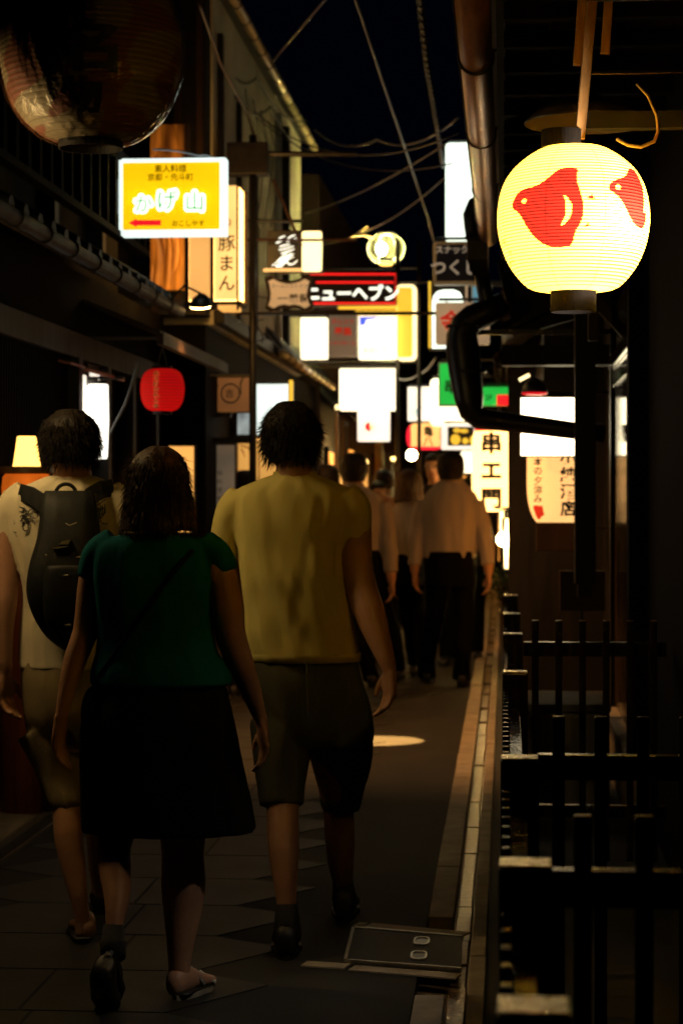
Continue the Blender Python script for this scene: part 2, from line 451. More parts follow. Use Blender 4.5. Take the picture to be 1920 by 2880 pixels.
# ================================================================ left row of houses
def roof_edge(parent, x, z, y0, y1, rise=.28, back=.42, pitch=.27, mat='tile', gutter='gutter', up=True, rafters=True):
    """a lean-to tiled eave over the lane with rafters beneath and a tied gutter along its lip"""
    sgn = -1 if up else 1
    xb = x + sgn * back
    MB().prism([(x, y0, z + .03), (x, y0, z + .06), (xb, y0, z + rise + .06), (xb, y0, z + rise + .03)], (0, y1 - y0, 0)).build('eave', mat, parent)
    n = int((y1 - y0) / pitch); first = None
    for k in range(n):
        yy = y0 + (k + .5) * pitch
        if first is None:
            m = MB(); rs_ = []
            for q, (xx, zz) in enumerate(((x - sgn * .03, z + .04), (xb, z + rise + .07))):
                rs_.append([Vector((xx, yy + .055 * cos(PI * i / 6), zz + .055 * sin(PI * i / 6))) for i in range(7)])
            m.rings(rs_)
            first = m.build('roof_tile', mat, parent, smooth=False)
            fy = yy
        else: copy_part(first, parent, (0, yy - fy, 0))
    if rafters:
        first = None
        for k in range(int((y1 - y0) / .42)):
            yy = y0 + .2 + k * .42
            if first is None:
                first = MB().prism([(x - sgn * -.02, yy, z + .028), (x - sgn * -.02, yy, z - .012), (xb, yy, z + rise - .012), (xb, yy, z + rise + .028)], (0, .035, 0)).build('rafter', 'brown_wood', parent); fy = yy
            else: copy_part(first, parent, (0, yy - fy, 0))
    if gutter:
        gx, gz = x - sgn * .045, z + .0
        g = MB().tube([(gx, y0 - .05, gz + .01), (gx, (y0 + y1) / 2, gz + .004), (gx, y1 + .05, gz)], .036, 12).build('gutter', gutter, parent, smooth=True)
        for k in range(int((y1 - y0) / .55)):
            yy = y0 + .25 + k * .55
            MB().torus((gx, yy, gz + .004), .039, .0055, 16, 5, (Vector((1, 0, 0)), UP, Vector((0, 1, 0)))).build('hanger', 'dark_metal', g)

A = thing('wooden_teahouse', (-2.4, 9, 0), 'dark two storey wooden teahouse filling the left edge of the alley', 'house')
box('wall', 'matt_black', A, -2.75, -2.45, -6, 15.2, .03, 2.8)
box('upper_wall', 'matt_black', A, -2.9, -2.56, -6, 14.0, 2.8, 6.4)
box('upper_wall', 'black_wood', A, -2.9, -2.12, 15.02, 15.29, 2.8, 6.6)
for x in (-2.50, -2.34, -2.18): box('upper_post', 'brown_wood', A, x, x + .045, 14.99, 15.018, 2.8, 6.4)
roof_edge(A, -2.0, 2.62, 1.0, 12.7, rise=.26, back=.5)
# dado boards, sill, lattice bars
first = None
for k in range(46):
    y = 9.6 + k * .12
    if first is None:
        first = box('board', 'red_wood', A, -2.449, -2.430, y + .003, y + .117, .05, .98); fy = y
    else: copy_part(first, A, (rs.uniform(-.002, .003), y - fy, 0))
box('sill', 'brown_wood', A, -2.449, -2.36, 9.4, 15.1, .985, 1.05, .004)
box('head_beam', 'black_wood', A, -2.449, -2.37, 9.4, 15.1, 2.28, 2.42, .004)
first = None
for k in range(30):
    y = 10.0 + k * .055
    if first is None: first = box('lattice_bar', 'matt_black', A, -2.44, -2.412, y, y + .024, 1.052, 2.278); fy = y
    else: copy_part(first, A, (0, y - fy, 0))
for y in (11.68, 12.55, 13.4, 14.3):
    box('post', 'black_wood', A, -2.448, -2.35, y, y + .10, 1.052, 2.278, .003)
for y, z0, z1 in ((11.82, 1.80, 2.20), (12.22, 1.75, 2.23)):
    f = box('window', 'brown_wood', A, -2.449, -2.40, y - .05, y + .32, z0 - .05, z1 + .05)
    box('pane', 'white_dim', f, -2.3995, -2.392, y, y + .27, z0, z1)
# balcony of the upper floor: bars and rail
box('balcony_rail', 'matt_black', A, -2.24, -2.17, 8.6, 13.0, 3.42, 3.48, .004)
box('balcony_rail', 'matt_black', A, -2.235, -2.175, 8.6, 13.0, 2.98, 3.02, .004)
first = None
for k in range(18):
    y = 8.7 + k * .245
    if first is None: first = box('balcony_bar', 'matt_black', A, -2.225, -2.185, y, y + .05, 3.02, 3.42); fy = y
    else: copy_part(first, A, (0, y - fy, 0))
for y in (8.8, 10.2, 11.6, 13.0):
    box('upper_post', 'black_wood', A, -2.559, -2.47, y, y + .10, 3.0, 5.9)
# narrow second eave board of the shop beyond
box('fascia_board', 'brown_wood', A, -2.02, -1.98, 12.3, 15.2, 2.39, 2.46, .003)
MB().prism([(-2.0, 12.3, 2.45), (-2.0, 12.3, 2.475), (-2.45, 12.3, 2.66), (-2.45, 12.3, 2.635)], (0, 2.9, 0)).build('canopy', 'brown_wood', A)

B = thing('plaster_house', (-2.1, 18.5, 0), 'pale plastered two storey house under a bright gutter on the left', 'house')
box('wall', 'matt_black', B, -2.7, -2.15, 15.25, 24.2, .03, 2.75)
box('upper_wall', 'plaster', B, -2.8, -2.1, 15.3, 21.9, 2.75, 5.25)
box('ledge', 'black_wood', B, -2.099, -2.02, 15.3, 21.9, 2.76, 2.86, .004)
roof_edge(B, -2.0, 5.10, 15.2, 21.9, rise=.35, back=.7, rafters=False, gutter='bright_gutter')
roof_edge(B, -1.98, 2.75, 18.6, 24.0, rise=.24, back=.2, gutter='bright_gutter')
box('corner_post', 'black_wood', B, -2.099, -2.03, 20.0, 20.14, 2.87, 5.0)
MB().tube([(-2.06, 19.35, 5.0), (-2.06, 19.35, 2.88)], .034, 10).build('downpipe', 'grey_pipe', B, smooth=True)
for k in range(3):
    box('upper_beam', 'black_wood', B, -2.099, -2.06, 15.5 + k * 1.1, 15.6 + k * 1.1, 2.87, 4.9 - .3 * k)
f = box('shop_window', 'brown_wood', B, -2.149, -2.11, 16.7, 18.4, 1.05, 2.35)
for k in range(3): box('pane', 'shoji', f, -2.109, -2.104, 16.76 + k * .55, 17.24 + k * .55, 1.1, 2.3)
f = box('shop_window', 'brown_wood', B, -2.149, -2.11, 20.4, 23.4, .9, 2.3)
for k in range(5): box('pane', 'orange_lit', f, -2.109, -2.104, 20.46 + k * .58, 20.97 + k * .58, .95, 2.25)

C = thing('far_shop_row', (-2.1, 30, 0), 'dim row of far shop fronts with small lit doorways on the left', 'house')
box('wall', 'brown_wood', C, -3.2, -2.12, 24.3, 44, .03, 5.2)
roof_edge(C, -1.95, 2.5, 24.4, 36, rise=.24, back=.2)
for y, w, z0, z1, mt in ((25.0, .8, .4, 2.1, 'orange_lit'), (26.6, .5, 1.0, 2.0, 'shoji'), (28.2, 1.0, .4, 2.2, 'orange_lit'), (31, 1.1, .3, 2.1, 'shoji'), (34, 1.4, .3, 2.2, 'orange_lit')):
    f = box('doorway', 'black_wood', C, -2.119, -2.07, y, y + w, z0, z1); box('pane', mt, f, -2.069, -2.064, y + .06, y + w - .06, z0 + .06, z1 - .06)
for y, x in ((22.5, -1.62), (24.5, -1.45), (26.5, -1.5)):
    pass
D = thing('end_house', (-.9, 46, 0), 'dark house closing the far end of the alley', 'house')
box('wall', 'brown_wood', D, -6, 3, 44.2, 47, .0, 4.2)
MB().prism([(-6, 43.6, 4.2), (3, 43.6, 4.2), (3, 45.6, 5.6), (-6, 45.6, 5.6)], (0, .2, .1)).build('roof', 'tile', D)
for k, x in enumerate((-1.5, -1.05, -.6)):
    f = box('window', 'black_wood', D, x, x + .36, 44.12, 44.199, .5, 2.0); box('pane', 'orange_lit', f, x + .03, x + .33, 44.11, 44.119, .55, 1.95)

# ================================================================ right row of houses
E = thing('lattice_house', (.75, 7, 0), 'black timbered house with polished slat wall along the right side', 'house')
box('wall', 'matt_black', E, .66, 3.0, -6, 10.05, 0, 3.3)
box('pillar', 'matt_black', E, .575, .70, 10.05, 10.2, 0, 3.2, .004)
box('wall', 'black_wood', E, .66, 3.0, 10.2, 14.5, 0, 3.3)
# slat wall panel: head rail, cap moulding, polished upright slats
box('cap_moulding', 'slat_wood', E, .585, .659, 10.22, 12.3, 2.23, 2.30, .004)
box('head_rail', 'slat_wood', E, .610, .659, 10.22, 12.3, 2.13, 2.228, .003)
box('upper_board', 'slat_wood', E, .628, .659, 10.22, 12.3, 2.302, 2.62, .003)
first = None
for k in range(26):
    y = 10.22 + k * .08
    if first is None: first = box('slat', 'slat_wood', E, .622, .659, y + .004, y + .074, .32, 2.128, .003); fy = y
    else: copy_part(first, E, (rs.uniform(-.002, .002), y - fy, 0))
box('plinth', 'kerb', E, .56, .66, 9.9, 12.6, 0, .30, .006)
box('corner_post', 'black_wood', E, .60, .657, 12.32, 12.42, 0, 3.2, .003)
box('porch_post', 'black_wood', E, .385, .500, 11.9, 12.05, 1.02, 3.2, .004)
box('porch_post', 'black_wood', E, .40, .48, 11.9, 12.0, .95, 1.018)
MB().prism([(.50, 12.0, 3.0), (.56, 12.0, 3.0), (.66, 12.0, 2.70), (.66, 12.0, 2.62)], (0, .06, 0)).build('brace', 'brown_wood', E)
MB().prism([(.26, 11.2, 2.72), (.34, 11.2, 2.72), (.66, 11.2, 2.36), (.66, 11.2, 2.28)], (0, .06, 0)).build('brace', 'brown_wood', E)
box('outer_post', 'brown_wood', E, .42, .47, 10.9, 10.98, 2.3, 3.0, .003)
# soffit over the right side with boards and rafters, and the big copper gutter on its lip
first = None
for k in range(6):
    x = .0 + k * .16
    if first is None: first = box('soffit_board', 'brown_wood', E, x, x + .154, 3.0, 14.4, 3.16, 3.18); fx = x
    else: copy_part(first, E, (x - fx, 0, rs.uniform(0, .004)))
first = None
for k in range(24):
    y = 4.0 + k * .45
    if first is None: first = box('rafter', 'matt_black', E, -.02, .80, y, y + .05, 3.10, 3.158); fy = y
    else: copy_part(first, E, (0, y - fy, 0))
box('roof', 'tile', E, -.12, 3.0, -6, 14.5, 3.31, 3.40)
g = MB().tube([(-.10, 4.0, 3.03), (-.10, 8, 3.015), (-.095, 12.3, 3.0)], .056, 24).build('gutter', 'copper', E, smooth=True)
for y in (7.35, 8.9, 10.5, 11.6):
    MB().torus((-.10, y, 3.016), .060, .006, 20, 6, (Vector((1, 0, 0)), UP, Vector((0, 1, 0)))).build('hanger', 'dark_metal', g)
    MB().tube([(-.045, y, 3.03), (.02, y + .05, 3.08), (.10, y + .05, 3.10)], .006, 6).build('strap', 'dark_metal', g)
box('fascia_strip', 'matt_black', E, -.03, -.005, 4.0, 14.4, 3.02, 3.16)
MB().tube([(-.158, 4.0, 3.035), (-.158, 9, 3.02), (-.152, 12.2, 3.0)], .006, 6).build('gutter_bead', 'gutter', g, smooth=True)
# downpipe: goose neck, hopper, offset bends and the long return into the wall
dp = thing('rainwater_downpipe', pt(1310, 1190, 12.2), 'thick dark rainwater downpipe with bends below the copper gutter', 'downpipe')
def P(*l): return [pt(u, v, y) for u, v, y in l]
MB().tube(P((1392, 560, 12.25), (1362, 560, 12.25), (1334, 575, 12.25), (1322, 605, 12.25), (1326, 640, 12.25), (1331, 672, 12.25)), .045, 14).build('goose_neck', 'pvc', dp, smooth=True)
MB().rings([[pt(u, v, y) for u, y in ((1306, 12.12), (1374, 12.12), (1374, 12.36), (1306, 12.36))] for v in (665, 672)] +
           [[pt(u, v, y) for u, y in ((1312, 12.14), (1370, 12.14), (1370, 12.34), (1312, 12.34))] for v in (673, 730)] +
           [[pt(u, v, y) for u, y in ((1328, 12.18), (1372, 12.18), (1372, 12.30), (1328, 12.30))] for v in (775,)]).build('hopper', 'pvc', dp, bevel=.004)
MB().tube(P((1352, 770, 12.24), (1362, 820, 12.24), (1372, 862, 12.24), (1376, 885, 12.24)), .044, 14).build('upper_pipe', 'pvc', dp, smooth=True)
MB().tube(P((1420, 850, 12.24), (1385, 870, 12.24), (1330, 895, 12.24), (1306, 916, 12.24), (1298, 945, 12.24), (1300, 980, 12.24), (1308, 1050, 12.24), (1318, 1120, 12.2), (1326, 1160, 12.2), (1345, 1178, 12.2), (1400, 1184, 12.2), (1500, 1196, 12.2), (1620, 1212, 12.2), (1700, 1220, 12.2)), [.06, .075, .082, .085, .090, .096, .094, .084, .070, .060, .056, .054, .050, .050], 16).build('lower_pipe', 'pvc', dp, smooth=True)
for l in (((1262, 905, 12.24), (1296, 930, 12.24)), ((1268, 1040, 12.24), (1318, 1050, 12.24))):
    a, b = P(*l); c = (a + b) / 2
    MB().torus(c + Vector((.05, 0, 0)), .094, .010, 24, 6).build('pipe_collar', 'pvc', dp, smooth=True)
box('downpipe_bracket', 'dark_metal', dp, -.16, .66, 12.33, 12.36, 2.44, 2.47)
# dark inner gable and canopy behind the downpipe
box('canopy_beam', 'black_wood', E, -.02, .66, 12.6, 12.74, 2.28, 2.40)
MB().prism([(-.02, 12.5, 2.52), (.66, 12.5, 2.86), (.66, 12.5, 2.80), (-.02, 12.5, 2.46)], (0, 1.6, 0)).build('canopy', 'black_wood', E)
MB().prism([(-.05, 12.6, 2.9), (.66, 12.6, 2.9), (.66, 12.6, 2.62), (.05, 12.6, 2.45)], (0, .03, 0)).build('gable_board', 'black_wood', E)

G = thing('far_right_house', (.3, 20, 0), 'dark shop house beyond the downpipe on the right', 'house')
box('wall', 'black_wood', G, .26, 3, 14.6, 30, 0, 5.0)
box('entrance_wall', 'black_wood', G, .02, .26, 14.6, 15.2, 0, 2.3)
roof_edge(G, .0, 2.5, 15.3, 26, rise=.2, back=.26, up=False)
for y, w, z0, z1 in ((16.2, .7, .5, 1.9), (18.0, .5, 1.0, 1.8), (21, 1.2, .4, 2.0)):
    f = box('window', 'brown_wood', G, .22, .259, y, y + w, z0, z1); box('pane', 'orange_lit', f, .213, .2195, y + .05, y + w - .05, z0 + .05, z1 - .05)
H = thing('far_right_row', (.2, 36, 0), 'far shop row at the bend of the alley on the right', 'house')
box('wall', 'brown_wood', H, -.05, 3, 30.1, 44, 0, 4.6)
for y in (31, 33.5, 36):
    f = box('window', 'black_wood', H, -.09, -.051, y, y + 1.2, .5, 2.1); box('pane', 'orange_lit', f, -.098, -.0905, y + .08, y + 1.12, .58, 2.02)

# ================================================================ lacquered fence along the right of the kerb
fe = thing('wooden_fence', (.03, 7, 0), 'black lacquered picket fence with capped posts along the right kerb', 'fence')
FENCE_Y = (2.30, 3.2, 4.5, 6.72, 8.6, 10.1, 12.0)
pf = None
for y in FENCE_Y:
    if pf is None:
        pf = box('post', 'lacquer', fe, -.010, .070, y - .04, y + .04, 0, .952, .004); fy = y
        cf = box('post_lit_top', 'lit_top', pf, -.0085, .0685, y - .0385, y + .0385, .9525, .9565, .0015)  # thin pale plate carrying the light on the post top
    else:
        c = copy_part(pf, fe, (0, y - fy, 0)); c2 = copy_part(cf, c, (0, 0, 0))
for a, b in zip(FENCE_Y[:-1], FENCE_Y[1:]):
    for z0, z1 in ((.78, .84), (.46, .51), (.12, .18)):
        box('rail', 'lacquer', fe, .010, .045, a + .041, b - .041, z0, z1, .003)
first = None
for a, b in zip(FENCE_Y[:-1], FENCE_Y[1:]):
    n = max(2, int((b - a - .1) / .11))
    for k in range(n):
        y = a + .06 + (k + .5) * (b - a - .12) / n
        if first is None: first = box('picket', 'lacquer', fe, -.0060, .0095, y - .013, y + .013, .03, .90, .002); fy = y
        else: copy_part(first, fe, (0, y - fy, 0))
def cross_fence(Y, x1, label):
    t = thing('return_fence', (.3, Y, 0), label, 'fence', 'fence panels set across to the house wall')
    box('top_rail', 'lacquer', t, .072, x1, Y - .02, Y + .02, .865, .922, .003)
    box('low_rail', 'lacquer', t, .072, x1, Y - .018, Y + .018, .22, .27, .003)
    first = None; x = .105
    while x < x1 - .03:
        if first is None:
            first = box('picket', 'lacquer', t, x, x + .028, Y - .034, Y - .0205, .05, 1.008, .002); fx = x
            cp = box('picket_lit_top', 'lit_top', first, x + .001, x + .027, Y - .033, Y - .0215, 1.0085, 1.0105, .0005)
        else:
            c = copy_part(first, t, (x - fx, 0, 0)); copy_part(cp, c, (0, 0, 0))
        x += .094
cross_fence(8.6, .64, 'far picket panel from the kerb fence to the slat wall')
cross_fence(4.84, .64, 'middle picket panel across the gap behind the kerb fence')
cross_fence(3.34, .64, 'nearest picket panel running from the kerb fence to the wall')
def bench(): pass
st = thing('planter_box', (.33, 10.6, 0), 'low grey box standing in the gap behind the far picket panel', 'planter')
box('tub', 'dirty_plaster', st, .11, .50, 10.4, 11.1, .0, .46, .006)
box('lid', 'dirty_plaster', st, .10, .51, 10.38, 11.12, .462, .50, .006)
# ================================================================ lanterns
def paper_mat(name, strength, trans=.5):
    """printed lantern paper: glows evenly and lets the bulb inside shine through"""
    m, nt, b, out = _new(name)
    at = nt.nodes.new('ShaderNodeAttribute'); at.attribute_name = 'print'
    e = nt.nodes.new('ShaderNodeEmission'); e.inputs['Strength'].default_value = strength
    tr = nt.nodes.new('ShaderNodeBsdfTranslucent')
    df = nt.nodes.new('ShaderNodeBsdfDiffuse')
    a1 = nt.nodes.new('ShaderNodeAddShader'); mx = nt.nodes.new('ShaderNodeMixShader'); mx.inputs[0].default_value = trans
    nt.links.new(at.outputs['Color'], e.inputs['Color']); nt.links.new(at.outputs['Color'], tr.inputs['Color']); nt.links.new(at.outputs['Color'], df.inputs['Color'])
    nt.links.new(df.outputs[0], mx.inputs[1]); nt.links.new(tr.outputs[0], mx.inputs[2])
    nt.links.new(mx.outputs[0], a1.inputs[0]); nt.links.new(e.outputs[0], a1.inputs[1])
    nt.links.new(a1.outputs[0], out.inputs['Surface'])
    return m
def in_poly(x, y, poly):
    c = False; j = len(poly) - 1
    for i in range(len(poly)):
        xi, yi = poly[i]; xj, yj = poly[j]
        if (yi > y) != (yj > y) and x < (xj - xi) * (y - yi) / (yj - yi) + xi: c = not c
        j = i
    return c
def smooth_poly(p, it=2):
    for _ in range(it):
        q = []
        for i in range(len(p)):
            a, b = p[i], p[(i + 1) % len(p)]
            q += [(a[0] * .75 + b[0] * .25, a[1] * .75 + b[1] * .25), (a[0] * .25 + b[0] * .75, a[1] * .25 + b[1] * .75)]
        p = q
    return p
def prof_r(prof, z):
    for (r0, z0), (r1, z1) in zip(prof[:-1], prof[1:]):
        if min(z0, z1) <= z <= max(z0, z1): return r0 + (r1 - r0) * ((z - z0) / (z1 - z0) if z1 != z0 else 0)
    return prof[-1][0]
def wrap(parent, c, prof, shapes, mat, name='lettering', off=.0025, depth=.02):
    """flat triangles (x, z) laid on the round paper, facing down the alley"""
    bm = bmesh.new()
    for vs, fs in shapes:
        bv = [bm.verts.new((x, 0, z)) for x, z in vs]
        for f in fs:
            try: bm.faces.new([bv[i] for i in f])
            except ValueError: pass
    bmesh.ops.triangulate(bm, faces=bm.faces)
    for _ in range(4):
        es = [e for e in bm.edges if e.calc_length() > depth]
        if not es: break
        bmesh.ops.subdivide_edges(bm, edges=es, cuts=1); bmesh.ops.triangulate(bm, faces=bm.faces)
    m = MB(); idx = {}
    fw_ = Vector((c[0], c[1], 0)).normalized(); rt_ = Vector((fw_.y, -fw_.x, 0))
    for v in bm.verts:
        r = prof_r(prof, v.co.z) + off; x = max(-.995 * r, min(.995 * r, v.co.x))
        p = math.asin(x / r); idx[v] = len(m.v)
        d = rt_ * sin(p) - fw_ * cos(p)
        m.v.append(Vector(c) + d * r + UP * v.co.z)
    for f in bm.faces: m.f.append(tuple(idx[v] for v in f.verts))
    bm.free()
    return m.build(name, mat, parent)
def glyph_shapes(s, x, z, h, vertical=True, bold=.015, pitch=1.06, sx=1):
    o = []
    for i, ch in enumerate(s if vertical else [s]):
        vs, fs = glyphs(ch, bold)
        zz = z - (i - (len(s) - 1) / 2) * h * pitch if vertical else z
        o.append(([(x + p.x * h * sx, zz + p.y * h) for p in vs], fs))
    return o
def paper_lantern(name, label, u, v, Y, rpx, prof_n, mat, colour=(1, .8, .3), ribs=24, cap=.42, cap_h=.12, group=None, hires=False, painter=None, seg=40, hang=None, capmat='black_wood', cat='paper lantern', ribr=.0009, top_cap=True):
    """prof_n: normalised (r, z) profile from bottom to top"""
    c = pt(u, v, Y); s = Y / F * rpx
    prof = [(r * s, z * s) for r, z in prof_n]
    t = thing(name, c, label, cat, group)
    zb, zt = prof[0][1], prof[-1][1]
    rows = []
    per = 4 if not hires else 7
    for k in range(ribs * per + 1):
        z = zb + (zt - zb) * k / (ribs * per)
        r = prof_r(prof, z) - (.5 + .5 * cos(2 * PI * k / per)) * -.0 - (0.010 * s) * abs(sin(PI * k / per)) * -1
        rows.append((r, z))
    seg_ = 420 if hires else seg
    m = MB()
    m.rings([[c + Vector((r * cos(2 * PI * i / seg_), r * sin(2 * PI * i / seg_), z)) for i in range(seg_)] for r, z in rows], cap=False)
    o = m.build('paper_shade', mat, t, smooth=True)
    at = o.data.color_attributes.new('print', 'FLOAT_COLOR', 'POINT')
    cols = []; fw_ = Vector((c.x, c.y, 0)).normalized(); rt_ = Vector((fw_.y, -fw_.x, 0))
    for vtx in o.data.vertices:
        d = vtx.co; x = d.dot(rt_); y = d.dot(fw_)
        cc = colour
        if painter and y < 0: cc = painter(x / s, d.z / s) or colour
        cols += [*cc, 1]
    at.data.foreach_set('color', cols)
    rb = MB()
    for k in range(1, ribs):
        z = zb + (zt - zb) * k / ribs
        rb.torus(c + UP * z, prof_r(prof, z) + .0002, ribr, max(32, seg), 5)
    rb.build('bamboo_ribs', 'brown_ink', t, smooth=True)
    rc = cap * s; hh = cap_h * s
    rg = [(rc * .96, zb - hh), (rc, zb - hh), (rc, zb + .012 * s), (rc * .96, zb + .012 * s)]
    MB().lathe(rg + [rg[0]], c, 40, cap=False).build('bottom_ring', capmat, t, smooth=False)
    if top_cap:
        rg = [(rc * .0 + .002, zt + hh), (rc, zt + hh), (rc, zt - .012 * s), (rc * .95, zt - .012 * s)]
        MB().lathe(rg, c, 40, cap=False).build('top_ring', capmat, t)
    if hang:
        m = MB()
        for dx in (-.5, .5): m.tube([c + RT * rc * dx + UP * (zt + hh * .8), c + RT * rc * dx * .3 + UP * (zt + hang * .7), c + UP * (zt + hang)], .003, 5)
        m.build('hanger', 'dark_metal', t)
    return t, c, prof, s

# the big lit one with two red birds
bird1 = smooth_poly([(1440, 598), (1455, 565), (1472, 552), (1510, 548), (1540, 530), (1570, 503), (1600, 498), (1626, 502), (1619, 530), (1628, 560), (1637, 590), (1640, 620), (1634, 650), (1617, 675), (1609, 712), (1590, 716), (1560, 718), (1530, 708), (1500, 682), (1480, 650), (1465, 620)], 1)
bird2 = smooth_poly([(1704, 562), (1710, 541), (1733, 528), (1754, 518), (1762, 488), (1778, 491), (1795, 520), (1806, 560), (1811, 600), (1808, 640), (1803, 655), (1790, 660), (1768, 642), (1744, 592), (1724, 572)], 1)
wing1 = smooth_poly([(1584, 574), (1600, 590), (1608, 610), (1604, 635), (1590, 655), (1574, 661), (1588, 640), (1593, 615), (1590, 592)], 1)
wing2 = [(1801, 545), (1808, 580), (1809, 612), (1803, 613), (1805, 580)]
feet = [[(1647, 585), (1658, 579), (1660, 573), (1663, 579), (1671, 588), (1660, 590)], [(1637, 664), (1646, 658), (1650, 651), (1654, 658), (1657, 660), (1645, 664)]]
SC0 = 212.0
def bird_paint(xn, zn):
    u, v = 1611 + xn * SC0, 617 - zn * SC0
    for cx, cy, rr in ((1478, 586, 6.5), (1732, 552, 7)):
        if (u - cx) ** 2 + (v - cy) ** 2 < rr * rr: return None
    if in_poly(u, v, wing1) or in_poly(u, v, wing2): return None
    if in_poly(u, v, bird1) or in_poly(u, v, bird2) or any(in_poly(u, v, f) for f in feet): return (.15, .0060, .0034)
    return None
ball = [(.33, -.955), (.58, -.90), (.80, -.66), (.93, -.38), (.985, -.12), (.99, .08), (.96, .30), (.90, .48), (.78, .66), (.60, .82), (.42, .925), (.30, .955)]
# a finer curve through the same profile
def refine(p, n=40):
    o = []; m = len(p) - 1
    for k in range(n + 1):
        f = k / n * m; i = min(int(f), m - 1); t = f - i
        P0, P1, P2, P3 = p[max(i - 1, 0)], p[i], p[i + 1], p[min(i + 2, m)]
        o.append(tuple(.5 * (2 * P1[j] + (P2[j] - P0[j]) * t + (2 * P0[j] - 5 * P1[j] + 4 * P2[j] - P3[j]) * t * t + (3 * P1[j] - P0[j] - 3 * P2[j] + P3[j]) * t ** 3) for j in (0, 1)))
    return o
ball = refine(ball)
bl, blc, blp, bls = paper_lantern('paper_lantern', 'big glowing round lantern painted with two red birds', 1611, 617, 5.65, SC0, ball, paper_mat('bird_lantern_paper', 1.7, .6), (1, .62, .055), ribs=46, cap=.30, cap_h=.27, capmat='matt_black', hires=True, painter=bird_paint, ribr=.0011, seg=96, top_cap=False)
shp = glyph_shapes('先', -.905 * bls, -.33 * bls, .085 * bls, True, 0) + glyph_shapes('斗', -.82 * bls, -.47 * bls, .07 * bls, True, 0) + glyph_shapes('町', -.80 * bls, -.60 * bls, .07 * bls, True, 0)
wrap(bl, blc, blp, shp, 'ink')
for k in range(8):       # vertical seams of the paper strips
    a = PI / 8 + k * PI / 4
    MB().tube([blc + Vector((cos(a) * (r + .0012), sin(a) * (r + .0012), z)) for r, z in blp[1:-1]], .0006, 5).build('paper_seam', 'brown_ink', bl)
# cap, bulb and hooks
MB().lathe([(.050, .235), (.052, .235), (.052, .190), (.050, .190), (.050, .235)], blc - RT * .032, 32, cap=False).build('top_cap', 'matt_black', bl)
lb = bpy.data.lights.new('lantern_bulb', 'POINT'); lb.energy = 34; lb.color = (1, .95, .85); lb.shadow_soft_size = .03
lo = bpy.data.objects.new('lantern_bulb', lb); COL.objects.link(lo); lo.parent = bl; lo.location = RT * .085 - FW * .080 - UP * .010
MB().ell(blc + RT * .06 + FW * .02, .018, .018, .028).build('bulb', 'bulb_soft', bl)

# bracket that carries it: frame of angle iron out of the house wall
br = thing('lantern_bracket', pt(1740, 380, 5.65), 'rusty angle iron frame reaching from the wall above the lit bird lantern', 'bracket')
def bar(t, name, mat, pts_, w, h):
    """a flat bar between two places"""
    a, b = pts_; d = (b - a).normalized(); x = d.cross(UP if abs(d.z) < .9 else FW).normalized(); y = d.cross(x)
    m = MB(); q = []
    for p in (a, b): q.append([p + x * w + y * h, p - x * w + y * h, p - x * w - y * h, p + x * w - y * h])
    return m.rings(q).build(name, mat, t, bevel=.002)
M['bracket_wood'] = pm('worn_bracket', (.34, .17, .05), (.14, .06, .018), 16, .42, .4, (1, 1, .3))
bar(br, 'drop_bar', 'bracket_wood', (pt(1629, 391, 5.74), pt(1664, 4, 5.74)), .013, .012)
bar(br, 'side_bar', 'bracket_wood', (pt(1622, 185, 6.1), pt(1638, -30, 6.1)), .012, .010)
bar(br, 'side_bar', 'bracket_wood', (pt(1700, 152, 6.1), pt(1712, -30, 6.1)), .012, .010)
box('arm', 'black_wood', br, pt(1632, 0, 5.75).x, .659, 5.73, 5.78, pt(0, 386, 5.75).z, pt(0, 340, 5.75).z)
box('upper_arm', 'dark_metal', br, pt(1655, 0, 5.75).x, .659, 5.74, 5.77, pt(0, 30, 5.75).z, pt(0, 20, 5.75).z)
MB().tube([pt(1660, 208, 5.8), pt(1780, 207, 5.8), pt(1950, 203, 5.8)], .002, 6).build('wire', 'rust_metal', br)
MB().tube([pt(1560, 368, 5.7), pt(1590, 366, 5.7), pt(1640, 366, 5.74)], .006, 6).build('hook_rod', 'dark_metal', br)
MB().tube([blc + UP * .232, pt(1600, 366, 5.7)], .004, 6).build('hook', 'dark_metal', br)
cb = MB().tube([pt(1790, 235, 5.6), pt(1822, 270, 5.6), pt(1846, 325, 5.6), pt(1850, 370, 5.62), pt(1838, 398, 5.62), pt(1800, 413, 5.62), pt(1765, 408, 5.62), pt(1735, 392, 5.66)], .0048, 8)
tag(cb.build('lantern_cable', 'cream_board', None, smooth=True), 'pale loop of flex curling under the bracket above the bird lantern', 'cable')
# enamel dish shade behind it
ds = thing('dish_lamp', pt(1653, 330, 6.6), 'wide unlit enamel dish lamp behind the bird lantern bracket', 'lamp')
dc = pt(1653, 322, 6.6)
MB().lathe([(.195, -.028), (.197, -.024), (.15, .018), (.06, .034), (.03, .06), (.0, .06)], dc, 40, cap=False).build('shade_top', 'dark_metal', ds, smooth=True)
MB().lathe([(.196, -.0285), (.150, .012), (.062, .028), (.001, .030)], dc, 40, cap=False).build('shade_inside', 'shade_white', ds, smooth=True)
MB().lathe([(.022, .028), (.022, -.01), (.016, -.02), (.001, -.02)], dc, 20, cap=False).build('socket', 'dark_metal', ds)
MB().tube([dc + UP * .06, (dc.x, dc.y, 3.10)], .008, 8).build('stem', 'dark_metal', ds)

